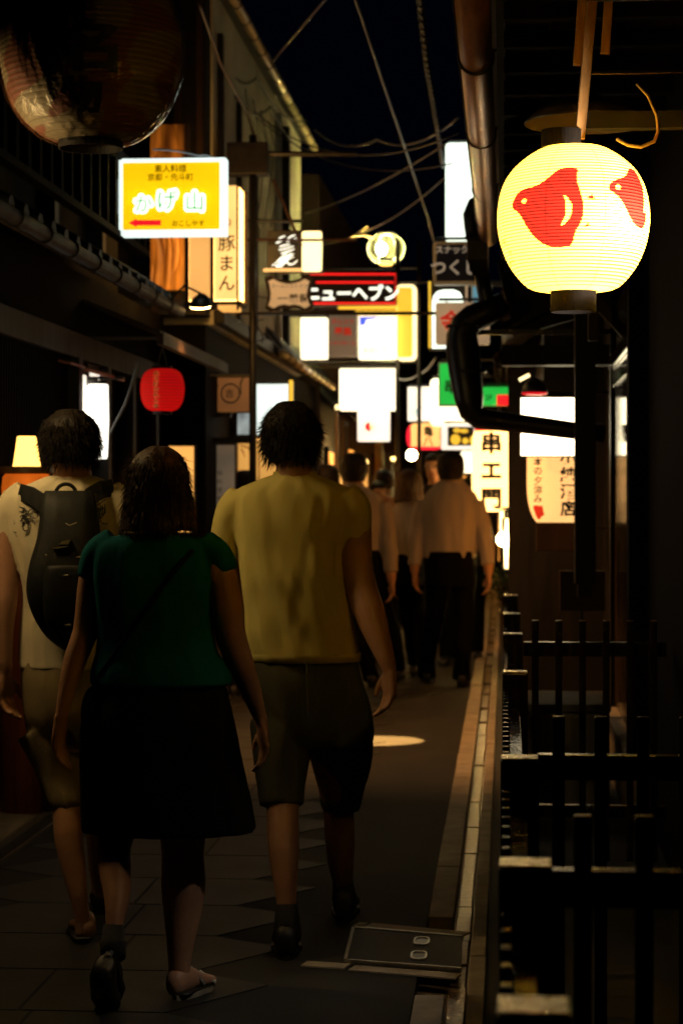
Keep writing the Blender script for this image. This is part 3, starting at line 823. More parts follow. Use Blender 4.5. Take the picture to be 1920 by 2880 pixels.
# the huge unlit one under its clear cover, upper left
bigp = [(.34, -.92), (.52, -.86), (.72, -.70), (.88, -.46), (.97, -.18), (1.0, .10), (.98, .40), (.90, .68), (.74, .92), (.5, 1.08), (.36, 1.12)]
bigp = refine(bigp)
m_off = pm('unlit_lantern_paper', (.20, .075, .035), (.11, .030, .018), 3, .7, .3)
m_band = m_off
def big_mat():
    m, nt, b, out = _new('unlit_lantern_print')
    at = nt.nodes.new('ShaderNodeAttribute'); at.attribute_name = 'print'
    nt.links.new(at.outputs['Color'], b.inputs['Base Color']); b.inputs['Roughness'].default_value = .75
    return m
def big_paint(x, z):
    k = noise.noise(Vector((x * 2.2, z * 3.2, 4.0)))
    return (.125 + .03 * k, .030 + .008 * k, .012) if k < .02 + z * .15 else (.15, .115, .065)
un, unc, unp, uns = paper_lantern('paper_lantern', 'huge unlit red and cream lantern under a clear plastic cover', 256, 166, 6.9, 256, bigp, big_mat(), (.20, .07, .032), ribs=34, cap=.36, cap_h=.08, painter=big_paint, seg=120, hang=None, ribr=.0014)
wrap(un, unc, unp, glyph_shapes('夕', -.08 * uns, .50 * uns, .62 * uns, True, .03, sx=1.25) + glyph_shapes('名', -.02 * uns, -.05 * uns, .56 * uns, True, .03, sx=1.25) + glyph_shapes('物', -.10 * uns, -.55 * uns, .38 * uns, True, .03, sx=1.2), 'ink', off=.007, depth=.03)
mc_, nt, b_, out_ = _new('clear_plastic_cover')
tb = nt.nodes.new('ShaderNodeBsdfTransparent'); gl = nt.nodes.new('ShaderNodeBsdfGlossy'); gl.inputs['Roughness'].default_value = .035
fr = nt.nodes.new('ShaderNodeFresnel'); fr.inputs['IOR'].default_value = 1.22
mx = nt.nodes.new('ShaderNodeMixShader'); tcn = nt.nodes.new('ShaderNodeTexCoord'); mpn = nt.nodes.new('ShaderNodeMapping'); mpn.inputs['Scale'].default_value = (26, 26, .9)
nzn = nt.nodes.new('ShaderNodeTexNoise'); nzn.inputs['Scale'].default_value = 1.0; nzn.inputs['Detail'].default_value = 3
bpn = nt.nodes.new('ShaderNodeBump'); bpn.inputs['Strength'].default_value = .4; bpn.inputs['Distance'].default_value = .03
for a_, c_ in ((tcn.outputs['Object'], mpn.inputs['Vector']), (mpn.outputs['Vector'], nzn.inputs['Vector']), (nzn.outputs['Fac'], bpn.inputs['Height']), (bpn.outputs['Normal'], gl.inputs['Normal']), (bpn.outputs['Normal'], fr.inputs['Normal']), (fr.outputs[0], mx.inputs[0]), (tb.outputs[0], mx.inputs[1]), (gl.outputs[0], mx.inputs[2]), (mx.outputs[0], out_.inputs['Surface'])):
    nt.links.new(a_, c_)
cv = MB(); rr_ = []
for r, z in unp:
    ring = []
    for i in range(120):
        a = 2 * PI * i / 120
        k = 1.055 + .012 * noise.noise(Vector((cos(a) * 6, sin(a) * 6, z * 2))) 
        ring.append(unc + Vector((r * k * cos(a), r * k * sin(a), z * 1.04)))
    rr_.append(ring)
cv.rings(rr_, cap=False).build('clear_cover', mc_, un, smooth=True)
MB().tube([unc + UP * unp[-1][1], unc + UP * 1.35 * uns], .012, 8).build('hook_rod', 'dark_metal', un)
box('lantern_beam', 'black_wood', A, -2.9, unc.x + .1, 6.86, 6.94, unc.z + 1.34 * uns, unc.z + 1.34 * uns + .09)

# small red lantern under the left eave
rp = refine([(.40, -.96), (.70, -.84), (.90, -.55), (.98, -.2), (1.0, .1), (.97, .4), (.86, .72), (.66, .92), (.40, .99)])
m_red = paper_mat('red_lantern_paper', .40, .4)
rl, rlc, rlp, rls = paper_lantern('paper_lantern', 'small red lantern with dark characters under the left eave', 457, 1098, 12.45, 62, rp, m_red, (.62, .007, .007), ribs=14, cap=.45, cap_h=.14, seg=64, hang=.13, ribr=.0018)
lb = bpy.data.lights.new('red_lantern_bulb', 'POINT'); lb.energy = .16; lb.color = (1, .6, .3); lb.shadow_soft_size = .02
lo = bpy.data.objects.new('red_lantern_bulb', lb); COL.objects.link(lo); lo.parent = rl; lo.location = (.03, -.02, -.04)
wrap(rl, rlc, rlp, glyph_shapes('先斗町のれん会', -.28 * rls, 0, .245 * rls, True, .06, 1.0), em('lantern_gold_outline', (1, .16, .03), .75, (.7, .2, .05)), 'lettering_outline', .0018)
wrap(rl, rlc, rlp, glyph_shapes('先斗町のれん会', -.28 * rls, 0, .245 * rls, True, .022, 1.0), 'ink', 'lettering', .0030)
box('lantern_arm', 'dark_metal', A, -2.449, rlc.x + .02, 12.44, 12.46, rlc.z + .30, rlc.z + .315)

# long white lantern with three characters hanging on the right
lp = refine([(.55, -2.15), (.80, -2.0), (.93, -1.7), (1.0, -1.0), (1.0, 0), (1.0, 1.0), (.96, 1.7), (.82, 2.05), (.55, 2.2)])
m_long = paper_mat('long_lantern_paper', 3.2, .4)
ll, llc, llp, lls = paper_lantern('paper_lantern', 'tall white lantern with three black characters and a red rim', 1381, 1322, 19.0, 54, lp, m_long, (1, .64, .22), ribs=22, cap=.5, cap_h=.14, seg=48, hang=.25, ribr=.0012)
for ch_, zz_ in (('串', 1.39), ('エ', -.05), ('門', -1.49)): wrap(ll, llc, llp, glyph_shapes(ch_, 0, zz_ * lls, 1.12 * lls, False, .045), 'ink', off=.006)
MB().torus(llc + UP * 2.1 * lls, .72 * lls, .16 * lls, 32, 8).build('red_rim', 'red_lit', ll, smooth=True)

# long lantern behind the porch post
lp2 = refine([(.30, -2.02), (.56, -1.88), (.78, -1.62), (.93, -1.2), (1.0, -.6), (1.0, .4), (1.0, 1.2), (.9, 1.8), (.6, 2.0)])
m_l2 = paper_mat('porch_lantern_paper', .80, .4)
pl, plc, plp, pls = paper_lantern('paper_lantern', 'cream lantern with brush writing and a red bird under the white box sign', 1562, 1325, 13.75, 80, lp2, m_l2, (1, .66, .26), ribs=34, cap=.33, cap_h=.14, seg=64, hang=.10, ribr=.0010)
wrap(pl, plc, plp, glyph_shapes('本の夕涼み', -.62 * pls, -.33 * pls, .31 * pls, True, .02, 1.05), 'ink')
wrap(pl, plc, plp, glyph_shapes('小純酒店', .42 * pls, -.42 * pls, .56 * pls, True, .03, 1.05), 'ink')
redb = smooth_poly([(-.80, -1.25), (-.72, -1.18), (-.55, -1.22), (-.45, -1.2), (-.42, -1.45), (-.38, -1.52), (-.5, -1.6), (-.58, -1.72), (-.68, -1.6), (-.74, -1.42)], 1)
wrap(pl, plc, plp, [([(x * pls, z * pls) for x, z in redb], [tuple(range(len(redb)))])], 'red_ink', 'bird_print')
# round red and white one among the far signs
fp = refine([(.5, -.72), (.85, -.6), (1.0, -.25), (1.0, .25), (.85, .6), (.5, .72)])
def far_paint(x, z):
    return (.9, .02, .05) if abs(x) > .78 or z < -.55 else None
fl, flc, flp, fls = paper_lantern('paper_lantern', 'squat far lantern, cream with red edges, below the pale signs', 1196, 1228, 25.0, 52, fp, paper_mat('far_lantern_paper', 1.0, .4), (1, .68, .22), ribs=14, cap=.5, cap_h=.1, seg=96, painter=far_paint, hang=.3)
wrap(fl, flc, flp, glyph_shapes('亀八', .15 * fls, 0, .55 * fls, True, .03, 1.0), 'brown_ink', off=.006)

# one unseen lantern added under the teahouse eave for the walkers' left-side light
lnp = refine([(.42, -1.0), (.72, -.86), (.95, -.5), (1.0, 0), (.95, .5), (.72, .86), (.42, 1.0)])
row0 = None
for k, y in enumerate((6.75,)):
    lab = ('warm lit lantern under the left eave beside the huge unlit one',)[k]
    if row0 is None:
        t = thing('paper_lantern', (-2.02, y, 2.34), lab, 'paper lantern'); row0 = t
        c = Vector((-2.02, y, 2.34))
        p_ = [(r * .17, z * .17) for r, z in lnp]
        rowp = [MB().lathe(p_, c, 40, cap=False).build('paper_shade', 'unseen_lantern', t, smooth=True)]
        rb = MB()
        for q in range(1, 16): rb.torus(c + UP * (-.17 + .34 * q / 16), prof_r(p_, -.17 + .34 * q / 16), .0012, 32, 5)
        rowp.append(rb.build('bamboo_ribs', 'brown_ink', t))
        rowp.append(MB().lathe([(.001, .19), (.07, .19), (.07, .166), (.066, .166)], c, 24, cap=False).build('top_ring', 'black_wood', t))
        rowp.append(MB().lathe([(.066, -.19), (.07, -.19), (.07, -.166), (.066, -.166)], c, 24, cap=False).build('bottom_ring', 'black_wood', t))
        rowp.append(MB().tube([c + UP * .19, c + UP * .33], .003, 6).build('hanger', 'dark_metal', t))
    else:
        t = thing('paper_lantern', (-2.02, y, 2.34), lab, 'paper lantern')
        for q in rowp: copy_part(q, t, (0, 0, 0))

# ================================================================ signs, left side
# the yellow box sign: tubes inside, translucent face
ys = thing('box_sign', pt(485, 662, 12.0), 'yellow lit box sign with green characters and a red arrow', 'sign')
def glass_face(name, col, e, tr=.75):
    m, nt, b, out = _new(name)
    t_ = nt.nodes.new('ShaderNodeBsdfTranslucent'); t_.inputs['Color'].default_value = (*col, 1)
    d_ = nt.nodes.new('ShaderNodeBsdfDiffuse'); d_.inputs['Color'].default_value = (*col, 1)
    mx = nt.nodes.new('ShaderNodeMixShader'); mx.inputs[0].default_value = tr
    e_ = nt.nodes.new('ShaderNodeEmission'); e_.inputs['Color'].default_value = (*col, 1); e_.inputs['Strength'].default_value = e
    a_ = nt.nodes.new('ShaderNodeAddShader')
    nt.links.new(d_.outputs[0], mx.inputs[1]); nt.links.new(t_.outputs[0], mx.inputs[2])
    nt.links.new(mx.outputs[0], a_.inputs[0]); nt.links.new(e_.outputs[0], a_.inputs[1]); nt.links.new(a_.outputs[0], out.inputs['Surface'])
    return m
Yy = 12.0
q0 = rrect(335, 443, 634, 662, Yy, 0); q1 = rrect(346, 455, 618, 647, Yy, 0)
fr = MB()
fr.add(q0 + q1, [(0, 1, 5, 4), (1, 2, 6, 5), (2, 3, 7, 6), (3, 0, 4, 7)])
fr.add([p + Vector((0, .12, 0)) for p in q0], [(0, 1, 2, 3)])
b4 = q0 + [p + Vector((0, .12, 0)) for p in q0]
fr.add(b4, [(0, 1, 5, 4), (1, 2, 6, 5), (2, 3, 7, 6), (3, 0, 4, 7)])
fr.build('housing', 'frame_white', ys)
MB().prism(rrect(346, 455, 618, 647, Yy + .002, 0), (0, .003, 0)).build('face_panel', glass_face('yellow_face', (.80, .58, .03), .07), ys)
zc = (q0[0].z + q0[2].z) / 2
for dz in (.0,):
    MB().tube([(q1[0].x + .03, Yy + .055, zc + dz), (q1[1].x - .03, Yy + .055, zc + dz)], .011, 10).build('tube_lamp', 'tube_lamp', ys)
for s_, u, v, h, mt, b_, kw in (('素人料理', 480, 474, 23, 'brown_ink', .012, {}), ('京都・先斗町', 480, 498, 22, 'brown_ink', .012, {}), ('おこしやす', 530, 628, 19, 'brown_ink', .012, {})):
    letters(MB(), s_, u, v, Yy, h, bold=b_, sx=1.0).build('lettering', mt, ys)
for s_, u, v, h in (('か', 405, 573, 52), ('げ', 472, 563, 60), ('山', 548, 566, 58)):
    hm = MB()
    for q in range(20):     # the fat white outline round the brush strokes
        rr_q = 7.5 if q < 12 else 4; aq = 2 * PI * q / (12 if q < 12 else 8)
        letters(hm, s_, u + rr_q * cos(aq), v + rr_q * sin(aq), Yy, h, bold=.02, off=.004 + q * .0001)
    hm.build('lettering_halo', 'letter_white', ys)
    letters(MB(), s_, u, v, Yy, h, bold=.0, off=.008).build('lettering', 'green_print', ys)
arrow = [(362, 627), (384, 615), (384, 619), (453, 619), (453, 634), (384, 634), (384, 639)]
MB().prism([pt(u, v, Yy - .003) for u, v in arrow], (0, .002, 0)).build('arrow', 'red_lit', ys)
box('fixing_box', 'grey_pipe', ys, pt(300, 0, Yy).x, pt(334, 0, Yy).x, Yy + .03, Yy + .09, pt(0, 600, Yy).z, pt(0, 506, Yy).z, .004)
box('bracket', 'dark_metal', ys, -2.56, pt(300, 0, Yy).x, Yy + .045, Yy + .075, pt(0, 560, Yy).z, pt(0, 540, Yy).z)

# carved wood board and shoji box lantern sign
wb = thing('carved_board', pt(475, 800, 14.75), 'tall rough grained wooden sign board glowing orange behind the yellow sign', 'sign')
M['carve_wood'] = M['grain_wood']
m = MB()
q = []
nx, nz = 26, 60
a0 = pt(424, 816, 14.75); a1 = pt(521, 350, 14.75)
vs = []; fs = []
for j in range(nz + 1):
    for i in range(nx + 1):
        x = a0.x + (a1.x - a0.x) * i / nx; z = a0.z + (a1.z - a0.z) * j / nz
        g = noise.noise(Vector((x * 9 + .5 * noise.noise(Vector((x * 3, z * 2, 2))), z * 1.3, 1)))
        vs.append(Vector((x, 14.75 - .012 * abs(sin(g * 7)) - .006 * g, z)))
for j in range(nz):
    for i in range(nx):
        k = j * (nx + 1) + i; fs.append((k, k + 1, k + nx + 2, k + nx + 1))
m.add(vs, fs); m.box(a0.x, a1.x, 14.752, 14.80, a0.z, a1.z)
m.build('board', 'grain_wood', wb, smooth=False)
box('batten', 'brown_wood', wb, a1.x + .003, a1.x + .028, 14.72, 14.8, a0.z, a1.z)
box('bracket', 'dark_metal', wb, -2.56, a1.x, 14.805, 14.83, a1.z - .3, a1.z - .26)
sj = thing('shoji_box_sign', pt(605, 850, 14.2), 'warm paper box sign in a dark wooden grid with brush characters', 'sign')
Yj = 14.2
p0 = pt(530, 848, Yj); p1 = pt(672, 522, Yj)
box('core', em('shoji_core_lit', (1, .50, .12), 8.0, (.8, .6, .35), .2, 3), sj, p0.x + .004, p1.x - .004, Yj + .006, Yj + .30, p0.z + .004, p1.z - .004)
box('pane', em('shoji_pane_plain', (1, .46, .11), 1.0, (.8, .6, .35), .15, 3), sj, p0.x + .006, pt(592, 0, Yj).x, Yj, Yj + .005, p0.z + .01, p1.z)
box('pane', em('shoji_pane_bright', (1, .54, .15), 1.5, (.8, .6, .35), .2, 3), sj, pt(603, 0, Yj).x, p1.x - .004, Yj, Yj + .005, p0.z + .01, p1.z)
for u0, u1 in ((522, 532), (592, 602), (666, 672)):
    box('upright', 'brown_wood', sj, pt(u0, 0, Yj).x, pt(u1, 0, Yj).x, Yj - .014, Yj - .001, p0.z - .06, p1.z + .03)
box('bottom_rail', 'brown_wood', sj, p0.x - .03, p1.x + .02, Yj - .02, Yj + .32, p0.z - .022, p0.z - .001)
box('under_glow', 'shoji', sj, pt(612, 0, Yj).x, p1.x - .02, Yj + .01, Yj + .28, p0.z - .05, p0.z - .024)
box('side_rail', 'brown_wood', sj, p1.x + .002, p1.x + .02, Yj + .28, Yj + .32, p0.z, p1.z)
letters(MB(), '豚まん', 638, 740, Yj - .002, 50, True, .012, pitch=1.12).build('lettering', 'ink', sj)
letters(MB(), 'の', 636, 626, Yj - .002, 34, False, .012).build('lettering', 'ink', sj)
box('bracket', 'dark_metal', sj, -2.56, p0.x - .031, Yj + .1, Yj + .14, p0.z - .02, p0.z + .02)
# downlight at the tip of the eave
dl = thing('eave_downlight', pt(565, 858, 12.9), 'bright round downlight at the tip of the left eave', 'lamp')
dlc = pt(565, 858, 12.9); tl = Vector((.22, -.35, 0))
ax = (Vector((1, 0, 0)), Vector((0, 1, .35)).normalized(), Vector((.10, -.35, 1)).normalized())
m = MB(); m.rings([[dlc + ax[0] * (r * cos(2 * PI * i / 32)) + ax[1] * (r * sin(2 * PI * i / 32)) + ax[2] * z for i in range(32)] for r, z in ((.068, -.004), (.070, 0), (.055, .04), (.02, .07))]).build('shade', 'dark_metal', dl, smooth=True)
MB().rings([[dlc + ax[0] * (r * cos(2 * PI * i / 32)) + ax[1] * (r * sin(2 * PI * i / 32)) + ax[2] * z for i in range(32)] for r, z in ((.064, -.006), (.062, -.010))]).build('lens', 'down_bulb', dl)
MB().tube([dlc + ax[2] * .07, dlc + Vector((-.1, 0, .12)), Vector((-2.05, 12.75, 2.66))], .008, 6).build('arm', 'dark_metal', dl)
sp = bpy.data.lights.new('downlight_beam', 'SPOT'); sp.energy = 9000; sp.color = (1, .55, .16); sp.spot_size = R(11); sp.spot_blend = .12; sp.shadow_soft_size = .012
so = bpy.data.objects.new('downlight_beam', sp); COL.objects.link(so); so.parent = dl
so.location = Vector((.0, -.01, -.03))
tgt = Vector((-.80, 13.15, 0)); so.rotation_euler = (tgt - (dlc + so.location)).to_track_quat('-Z', 'Y').to_euler()

fl_ = bpy.data.lights.new('downlight_flood', 'SPOT'); fl_.energy = 430; fl_.color = (1, .44, .12); fl_.spot_size = R(112); fl_.spot_blend = .6; fl_.shadow_soft_size = .06
fo = bpy.data.objects.new('downlight_flood', fl_); COL.objects.link(fo); fo.parent = dl
fo.location = Vector((.0, -.012, -.03)); fo.rotation_euler = (Vector((-.8, 13.6, 0)) - dlc).to_track_quat('-Z', 'Y').to_euler()
# iron pole with arms, black and white calligraphy box, plaque
po = thing('iron_pole', (pt(711, 0, 15.5).x, 15.5, 0), 'dark iron pole with cross arms in front of the plaster house', 'pole')
px_ = pt(711, 0, 15.5).x
MB().tube([(px_, 15.5, .03), (px_, 15.5, 4.15)], .027, 12).build('shaft', 'dark_metal', po, smooth=True)
for v_, u_, r_ in ((680, 1000, .010), (885, 1300, .013), (626, 850, .012), (440, 1000, .020), (1060, 705, .012)):
    z_ = pt(0, v_, 15.5).z
    if v_ == 1060: MB().tube([(px_, 15.5, z_), (-2.149, 15.5, z_)], .012, 8).build('arm', 'dark_metal', po)
    else: MB().tube([(px_ - .12, 15.52, z_), (pt(u_, 0, 15.5).x, 15.52, z_ - .01)], r_, 8).build('arm', 'rust_metal' if v_ == 680 else 'dark_metal', po)
MB().tube([pt(768, 505, 15.5), pt(848, 692, 15.5)], .011, 8).build('stay', 'rust_metal', po)
box('junction_box', 'dark_metal', po, pt(640, 0, 15.5).x, pt(755, 0, 15.5).x, 15.44, 15.60, pt(0, 500, 15.5).z, pt(0, 412, 15.5).z, .005)
m = MB()
for k in range(9):
    a = pt(700 + rs.uniform(-8, 25), 560 + k * 45, 15.46); b = pt(720 + rs.uniform(-10, 50), 600 + k * 45 + rs.uniform(-10, 60), 15.46)
    mid = (a + b) / 2 + Vector((rs.uniform(-.08, .08), 0, -rs.uniform(.02, .12)))
    m.tube([a, (a + mid) / 2 + Vector((0, 0, -.01)), mid, (b + mid) / 2, b], .004, 5)
m.build('tied_wires', 'cable', po)
cs = thing('calligraphy_sign', pt(828, 765, 15.65), 'box sign, black with a white brush character and a white end', 'sign')
MB().prism(rrect(752, 648, 905, 765, 15.65, 3), (0, .16, 0)).build('housing', 'dark_metal', cs)
MB().prism(rrect(752, 652, 848, 752, 15.64, 0), (0, .008, 0)).build('black_panel', 'black_face', cs)
MB().prism(rrect(849, 650, 904, 764, 15.64, 7), (0, .008, 0)).build('white_panel', 'warm_lit', cs)
MB().prism(rrect(740, 754, 850, 764, 15.64, 0), (0, .008, 0)).build('lower_strip', 'cream_lit', cs)
def stroke(t, pts_, w0, w1, mat, Y):
    m = MB(); n = len(pts_); L = []; Rr = []
    for i, (u, v) in enumerate(pts_):
        a = pts_[max(i - 1, 0)]; b = pts_[min(i + 1, n - 1)]
        dx, dy = b[0] - a[0], b[1] - a[1]; l = math.hypot(dx, dy) or 1
        f = i / (n - 1); w = (w0 + (w1 - w0) * f) * (.55 + .45 * sin(PI * min(1, f * 1.15 + .08)))
        L.append(pt(u - dy / l * w, v + dx / l * w, Y)); Rr.append(pt(u + dy / l * w, v - dx / l * w, Y))
    m.add(L + Rr, [(i, i + 1, n + i + 1, n + i) for i in range(n - 1)])
    m.build('brush_or_shadow_stroke', mat, t)
S_ = [[(778, 676), (790, 668), (802, 663)], [(776, 684), (790, 678), (802, 674)], [(808, 672), (820, 664), (833, 660)], [(806, 681), (820, 675), (834, 669)], [(830, 676), (836, 677), (839, 675)],
      [(786, 694), (800, 690), (816, 688)], [(784, 703), (802, 700), (826, 692)], [(790, 713), (806, 709), (828, 700)], [(806, 712), (790, 726), (774, 742), (764, 748)], [(820, 712), (800, 728), (782, 744)],
      [(784, 734), (800, 728), (826, 714)], [(790, 742), (806, 728), (812, 722)], [(778, 750), (796, 738), (812, 728), (826, 722)], [(806, 736), (814, 744), (826, 742), (836, 732)], [(774, 748), (790, 750), (800, 740), (808, 734)]]
for s_ in S_: stroke(cs, s_, 2.6, 2.2, 'letter_white', 15.636)
wp = thing('plaque_sign', pt(813, 878, 15.6), 'scalloped cream plaque in a dark wooden frame below the calligraphy sign', 'sign')
def scallop(g):
    o = []
    for (u, v) in [(745 + g, 782 + g), (760 + g, 776 + g), (785, 784 + g), (800, 788 + g), (813, 790 + g), (826, 788 + g), (842, 784 + g), (866 - g, 776 + g), (880 - g, 782 + g), (876 - g, 800), (872 - g, 826), (876 - g, 850), (881 - g, 868 - g), (866 - g, 876 - g), (842, 868 - g), (826, 865 - g), (813, 868 - g), (800, 865 - g), (785, 868 - g), (760 + g, 876 - g), (745 + g, 868 - g), (749 + g, 850), (753 + g, 826), (749 + g, 800)]:
        o.append(pt(u, v, 15.6))
    return o
MB().prism(scallop(0), (0, .05, 0)).build('frame', 'brown_wood', wp, bevel=.004)
MB().prism([p + Vector((0, -.004, 0)) for p in scallop(9)], (0, .003, 0)).build('face_panel', 'cream_glow', wp)
letters(MB(), 'ホームレストラン', 814, 804, 15.595, 13, bold=0).build('lettering', 'brown_ink', wp)
letters(MB(), '一養軒', 826, 839, 15.595, 27, bold=.015, sx=1.15).build('lettering', 'brown_ink', wp)
m = MB()
for u in (775, 850): m.tube([pt(u, 780, 15.62), pt(u, 764, 15.62)], .005, 6)
m.build('hanger', 'dark_metal', wp)

# ---- central cluster hung from the arm
frp = thing('frame_post', (pt(1143, 0, 20.3).x, 20.3, 0), 'black iron frame post carrying the neon sign and white boards', 'pole')
fx = pt(1141, 0, 20.3).x
for u in (1117, 1178):
    x = pt(u, 0, 20.3).x
    MB().tube([(x, 20.3, 0), (x, 20.3, 3.95)], .020, 10).build('shaft', 'dark_metal', frp, smooth=True)
for v_ in (868, 1024, 762):
    z_ = pt(0, v_, 20.3).z
    MB().tube([(-2.1, 20.33, z_), (pt(1180, 0, 20.3).x, 20.33, z_)], .013, 8).build('arm', 'dark_metal', frp)
ns = thing('neon_sign', pt(1000, 857, 20.0), 'black sign with red neon bars and glowing white katakana', 'sign')
MB().prism(rrect(878, 768, 1115, 858, 20.06, 0), (0, .10, 0)).build('housing', 'black_face', ns)
for l in (((872, 771), (1111, 771), (1111, 853), (882, 853)), ((888, 794), (1106, 794))):
    MB().tube([pt(u, v, 20.04) for u, v in l], .0085, 8).build('neon_tube', 'neon', ns)
letters(MB(), 'ニューヘブン', 990, 823, 20.05, 47, bold=.035, sx=.95).build('lettering', 'letter_white', ns)
sign('lit_strip', 'two thin orange lit strips below the neon sign', 'sign', 950, 860, 1116, 868, 20.1, 'yellow_lit', .06, border=None)
sign('lit_strip', 'lower broad orange strip under the neon sign', 'sign', 950, 872, 1116, 886, 20.1, 'yellow_lit', .06, border=None)
sign('box_sign', 'blank white lit box sign left of the red lettered board', 'sign', 845, 893, 919, 1009, 20.0, 'white_lit', .14, 3, border=None, arm=-2.1)
sign('box_sign', 'cream board with red writing between two white signs', 'sign', 924, 880, 1004, 1003, 19.95, 'grey_glow', .10, 2, border=3,
     texts=(('タレント', 964, 904, 17, 'red_ink', 0, {'bold': .02}), ('募集', 964, 932, 25, 'red_ink', 0, {'bold': .03}), ('トキワホール', 964, 965, 13, 'red_ink', 0, {'bold': .02})), arm=-2.1)
wbx = sign('box_sign', 'white lit box sign with a blue corner under the neon', 'sign', 1008, 888, 1112, 1010, 20.0, 'white_lit', .14, 2, border=None, arm=fx)
MB().prism([pt(u, v, 19.996) for u, v in ((1011, 891), (1060, 891), (1058, 896), (1030, 900), (1026, 914), (1011, 916))], (0, .003, 0)).build('blue_print', 'blue_print', wbx)
letters(MB(), 'おばんざい', 1062, 985, 19.99, 17, bold=.01).build('lettering', 'yellow_lit', wbx)
ysn = sign('box_sign', 'tall yellow sign with pale rounded border beside the neon', 'sign', 1114, 800, 1170, 1013, 20.15, 'warm_lit', .14, 14, border=None, arm=-.4)
MB().prism(rrect(1116, 808, 1159, 1005, 20.14, 8), (0, .008, 0)).build('face_panel', 'yellow_lit', ysn)
ws = sign('box_sign', 'wide white lit sign hanging alone mid alley', 'sign', 954, 1036, 1119, 1154, 21.5, 'white_lit', .18, 5, border=None, arm=-2.1)
letters(MB(), 'よしみ', 1038, 1086, 21.5, 34, bold=-.02).build('lettering', 'warm_lit', ws)
wc = sign('box_sign', 'small white lit sign with a red crescent below the wide one', 'sign', 1005, 1157, 1094, 1241, 21.6, 'white_dim', .16, 3, border=None)
MB().prism([pt(u, v, 21.59) for u, v in smooth_poly([(1024, 1200), (1032, 1188), (1042, 1188), (1038, 1200), (1044, 1214), (1032, 1212)], 2)], (0, .006, 0)).build('crescent_print', 'red_lit', wc)
MB().prism([pt(u, v, 21.59) for u, v in ((1038, 1198), (1048, 1199), (1053, 1204), (1042, 1205))], (0, .006, 0)).build('beak_print', 'yellow_lit', wc)
box('hanger', 'dark_metal', wc, pt(1045, 0, 21.6).x, pt(1053, 0, 21.6).x, 21.66, 21.68, pt(0, 1157, 21.6).z, pt(0, 1152, 21.6).z)

# ---- left mid: round-crest board, lit screen, sign panels
cb_ = sign('crest_board', 'brown board with a round crest on the left below the pole arm', 'sign', 572, 1052, 704, 1162, 15.9, 'brown_glow', .05, 0, housing='brown_wood', border=3)
cc = pt(648, 1106, 15.885)
MB().torus(cc, .070, .005, 40, 6, (Vector((1, 0, 0)), UP, Vector((0, 1, 0)))).build('crest_ring', 'ink', cb_)
letters(MB(), '吉', 646, 1106, 15.89, 26, bold=0).build('lettering', 'ink', cb_)
for l in (((604, 1056), (612, 1085), (604, 1110)), ((686, 1056), (676, 1080), (678, 1110))): stroke(cb_, [pt_ for pt_ in l], 3, 1.5, 'ink', 15.89)
box('bracket', 'dark_metal', cb_, -2.149, pt(640, 0, 15.9).x, 15.951, 15.97, pt(0, 1080, 15.9).z, pt(0, 1072, 15.9).z)
ls = thing('lit_display', pt(770, 1230, 16.2), 'large pale lit screen in a black frame beside the dark pole', 'sign')
MB().prism(rrect(660, 1072, 822, 1232, 16.2, 0), (0, .10, 0)).build('housing', 'black_face', ls)
MB().prism(rrect(722, 1080, 810, 1222, 16.19, 0), (0, .008, 0)).build('face_panel', em('pale_screen_lit', (.86, 1, .93), 1.15, (.8, .8, .8), .2, 3), ls)
MB().prism(rrect(668, 1162, 706, 1222, 16.19, 0), (0, .008, 0)).build('photo_panel', em('small_picture_lit', (.55, .62, .60), .45, (.5, .5, .5), .7, 9), ls)
box('edge_lamp', 'yellow_lit', ls, pt(814, 0, 16.2).x, pt(824, 0, 16.2).x, 16.17, 16.195, pt(0, 1150, 16.2).z, pt(0, 1073, 16.2).z)
box('bracket', 'dark_metal', ls, -2.149, pt(660, 0, 16.2).x, 16.24, 16.27, pt(0, 1150, 16.2).z, pt(0, 1135, 16.2).z)
gd = sign('notice_board', 'tall dim notice board under a black beam on the left', 'sign', 574, 1248, 664, 1470, 15.85, 'grey_glow', .06, 0, housing='brown_wood', border=4)
box('foot', 'dark_metal', gd, pt(600, 0, 15.85).x, pt(640, 0, 15.85).x, 15.87, 15.90, .03, pt(0, 1470, 15.85).z)
for k in range(5): letters(MB(), '御料理御酒'[k], 618, 1330 + k * 24, 15.84, 15, bold=0).build('lettering', 'brown_ink', gd)
tp = thing('shadow_screen', (pt(720, 0, 16.6).x, 16.6, .03), 'warm lit paper screen with leaf shadows behind the yellow shirted man', 'screen')
MB().prism(rrect(668, 1240, 790, 1560, 16.6, 0), (0, .05, 0)).build('frame', 'brown_wood', tp)
for u0, u1 in ((670, 726), (730, 788)): MB().prism(rrect(u0, 1243, u1, 1555, 16.59, 0), (0, .008, 0)).build('pane', em('screen_paper_lit', (1, .47, .10), .62, (.8, .6, .35), .3, 2), tp)
MB().box(pt(670, 0, 16.6).x, pt(788, 0, 16.6).x, 16.6, 16.64, .03, pt(0, 1560, 16.6).z).build('base_board', 'brown_wood', tp)
for l in (((678, 1262), (684, 1272), (690, 1288)), ((700, 1262), (706, 1278), (714, 1296)), ((676, 1252), (700, 1260), (722, 1256))): stroke(tp, l, 2.6, .8, 'brown_ink', 16.584)  # leaf shadows drawn on the paper as brown strokes
box('beam', 'black_wood', B, -2.149, pt(705, 0, 15.7).x, 15.66, 15.74, pt(0, 1248, 15.7).z, pt(0, 1232, 15.7).z)
box('beam', 'black_wood', B, -2.149, pt(650, 0, 15.75).x, 15.72, 15.78, pt(0, 1176, 15.75).z, pt(0, 1164, 15.75).z)
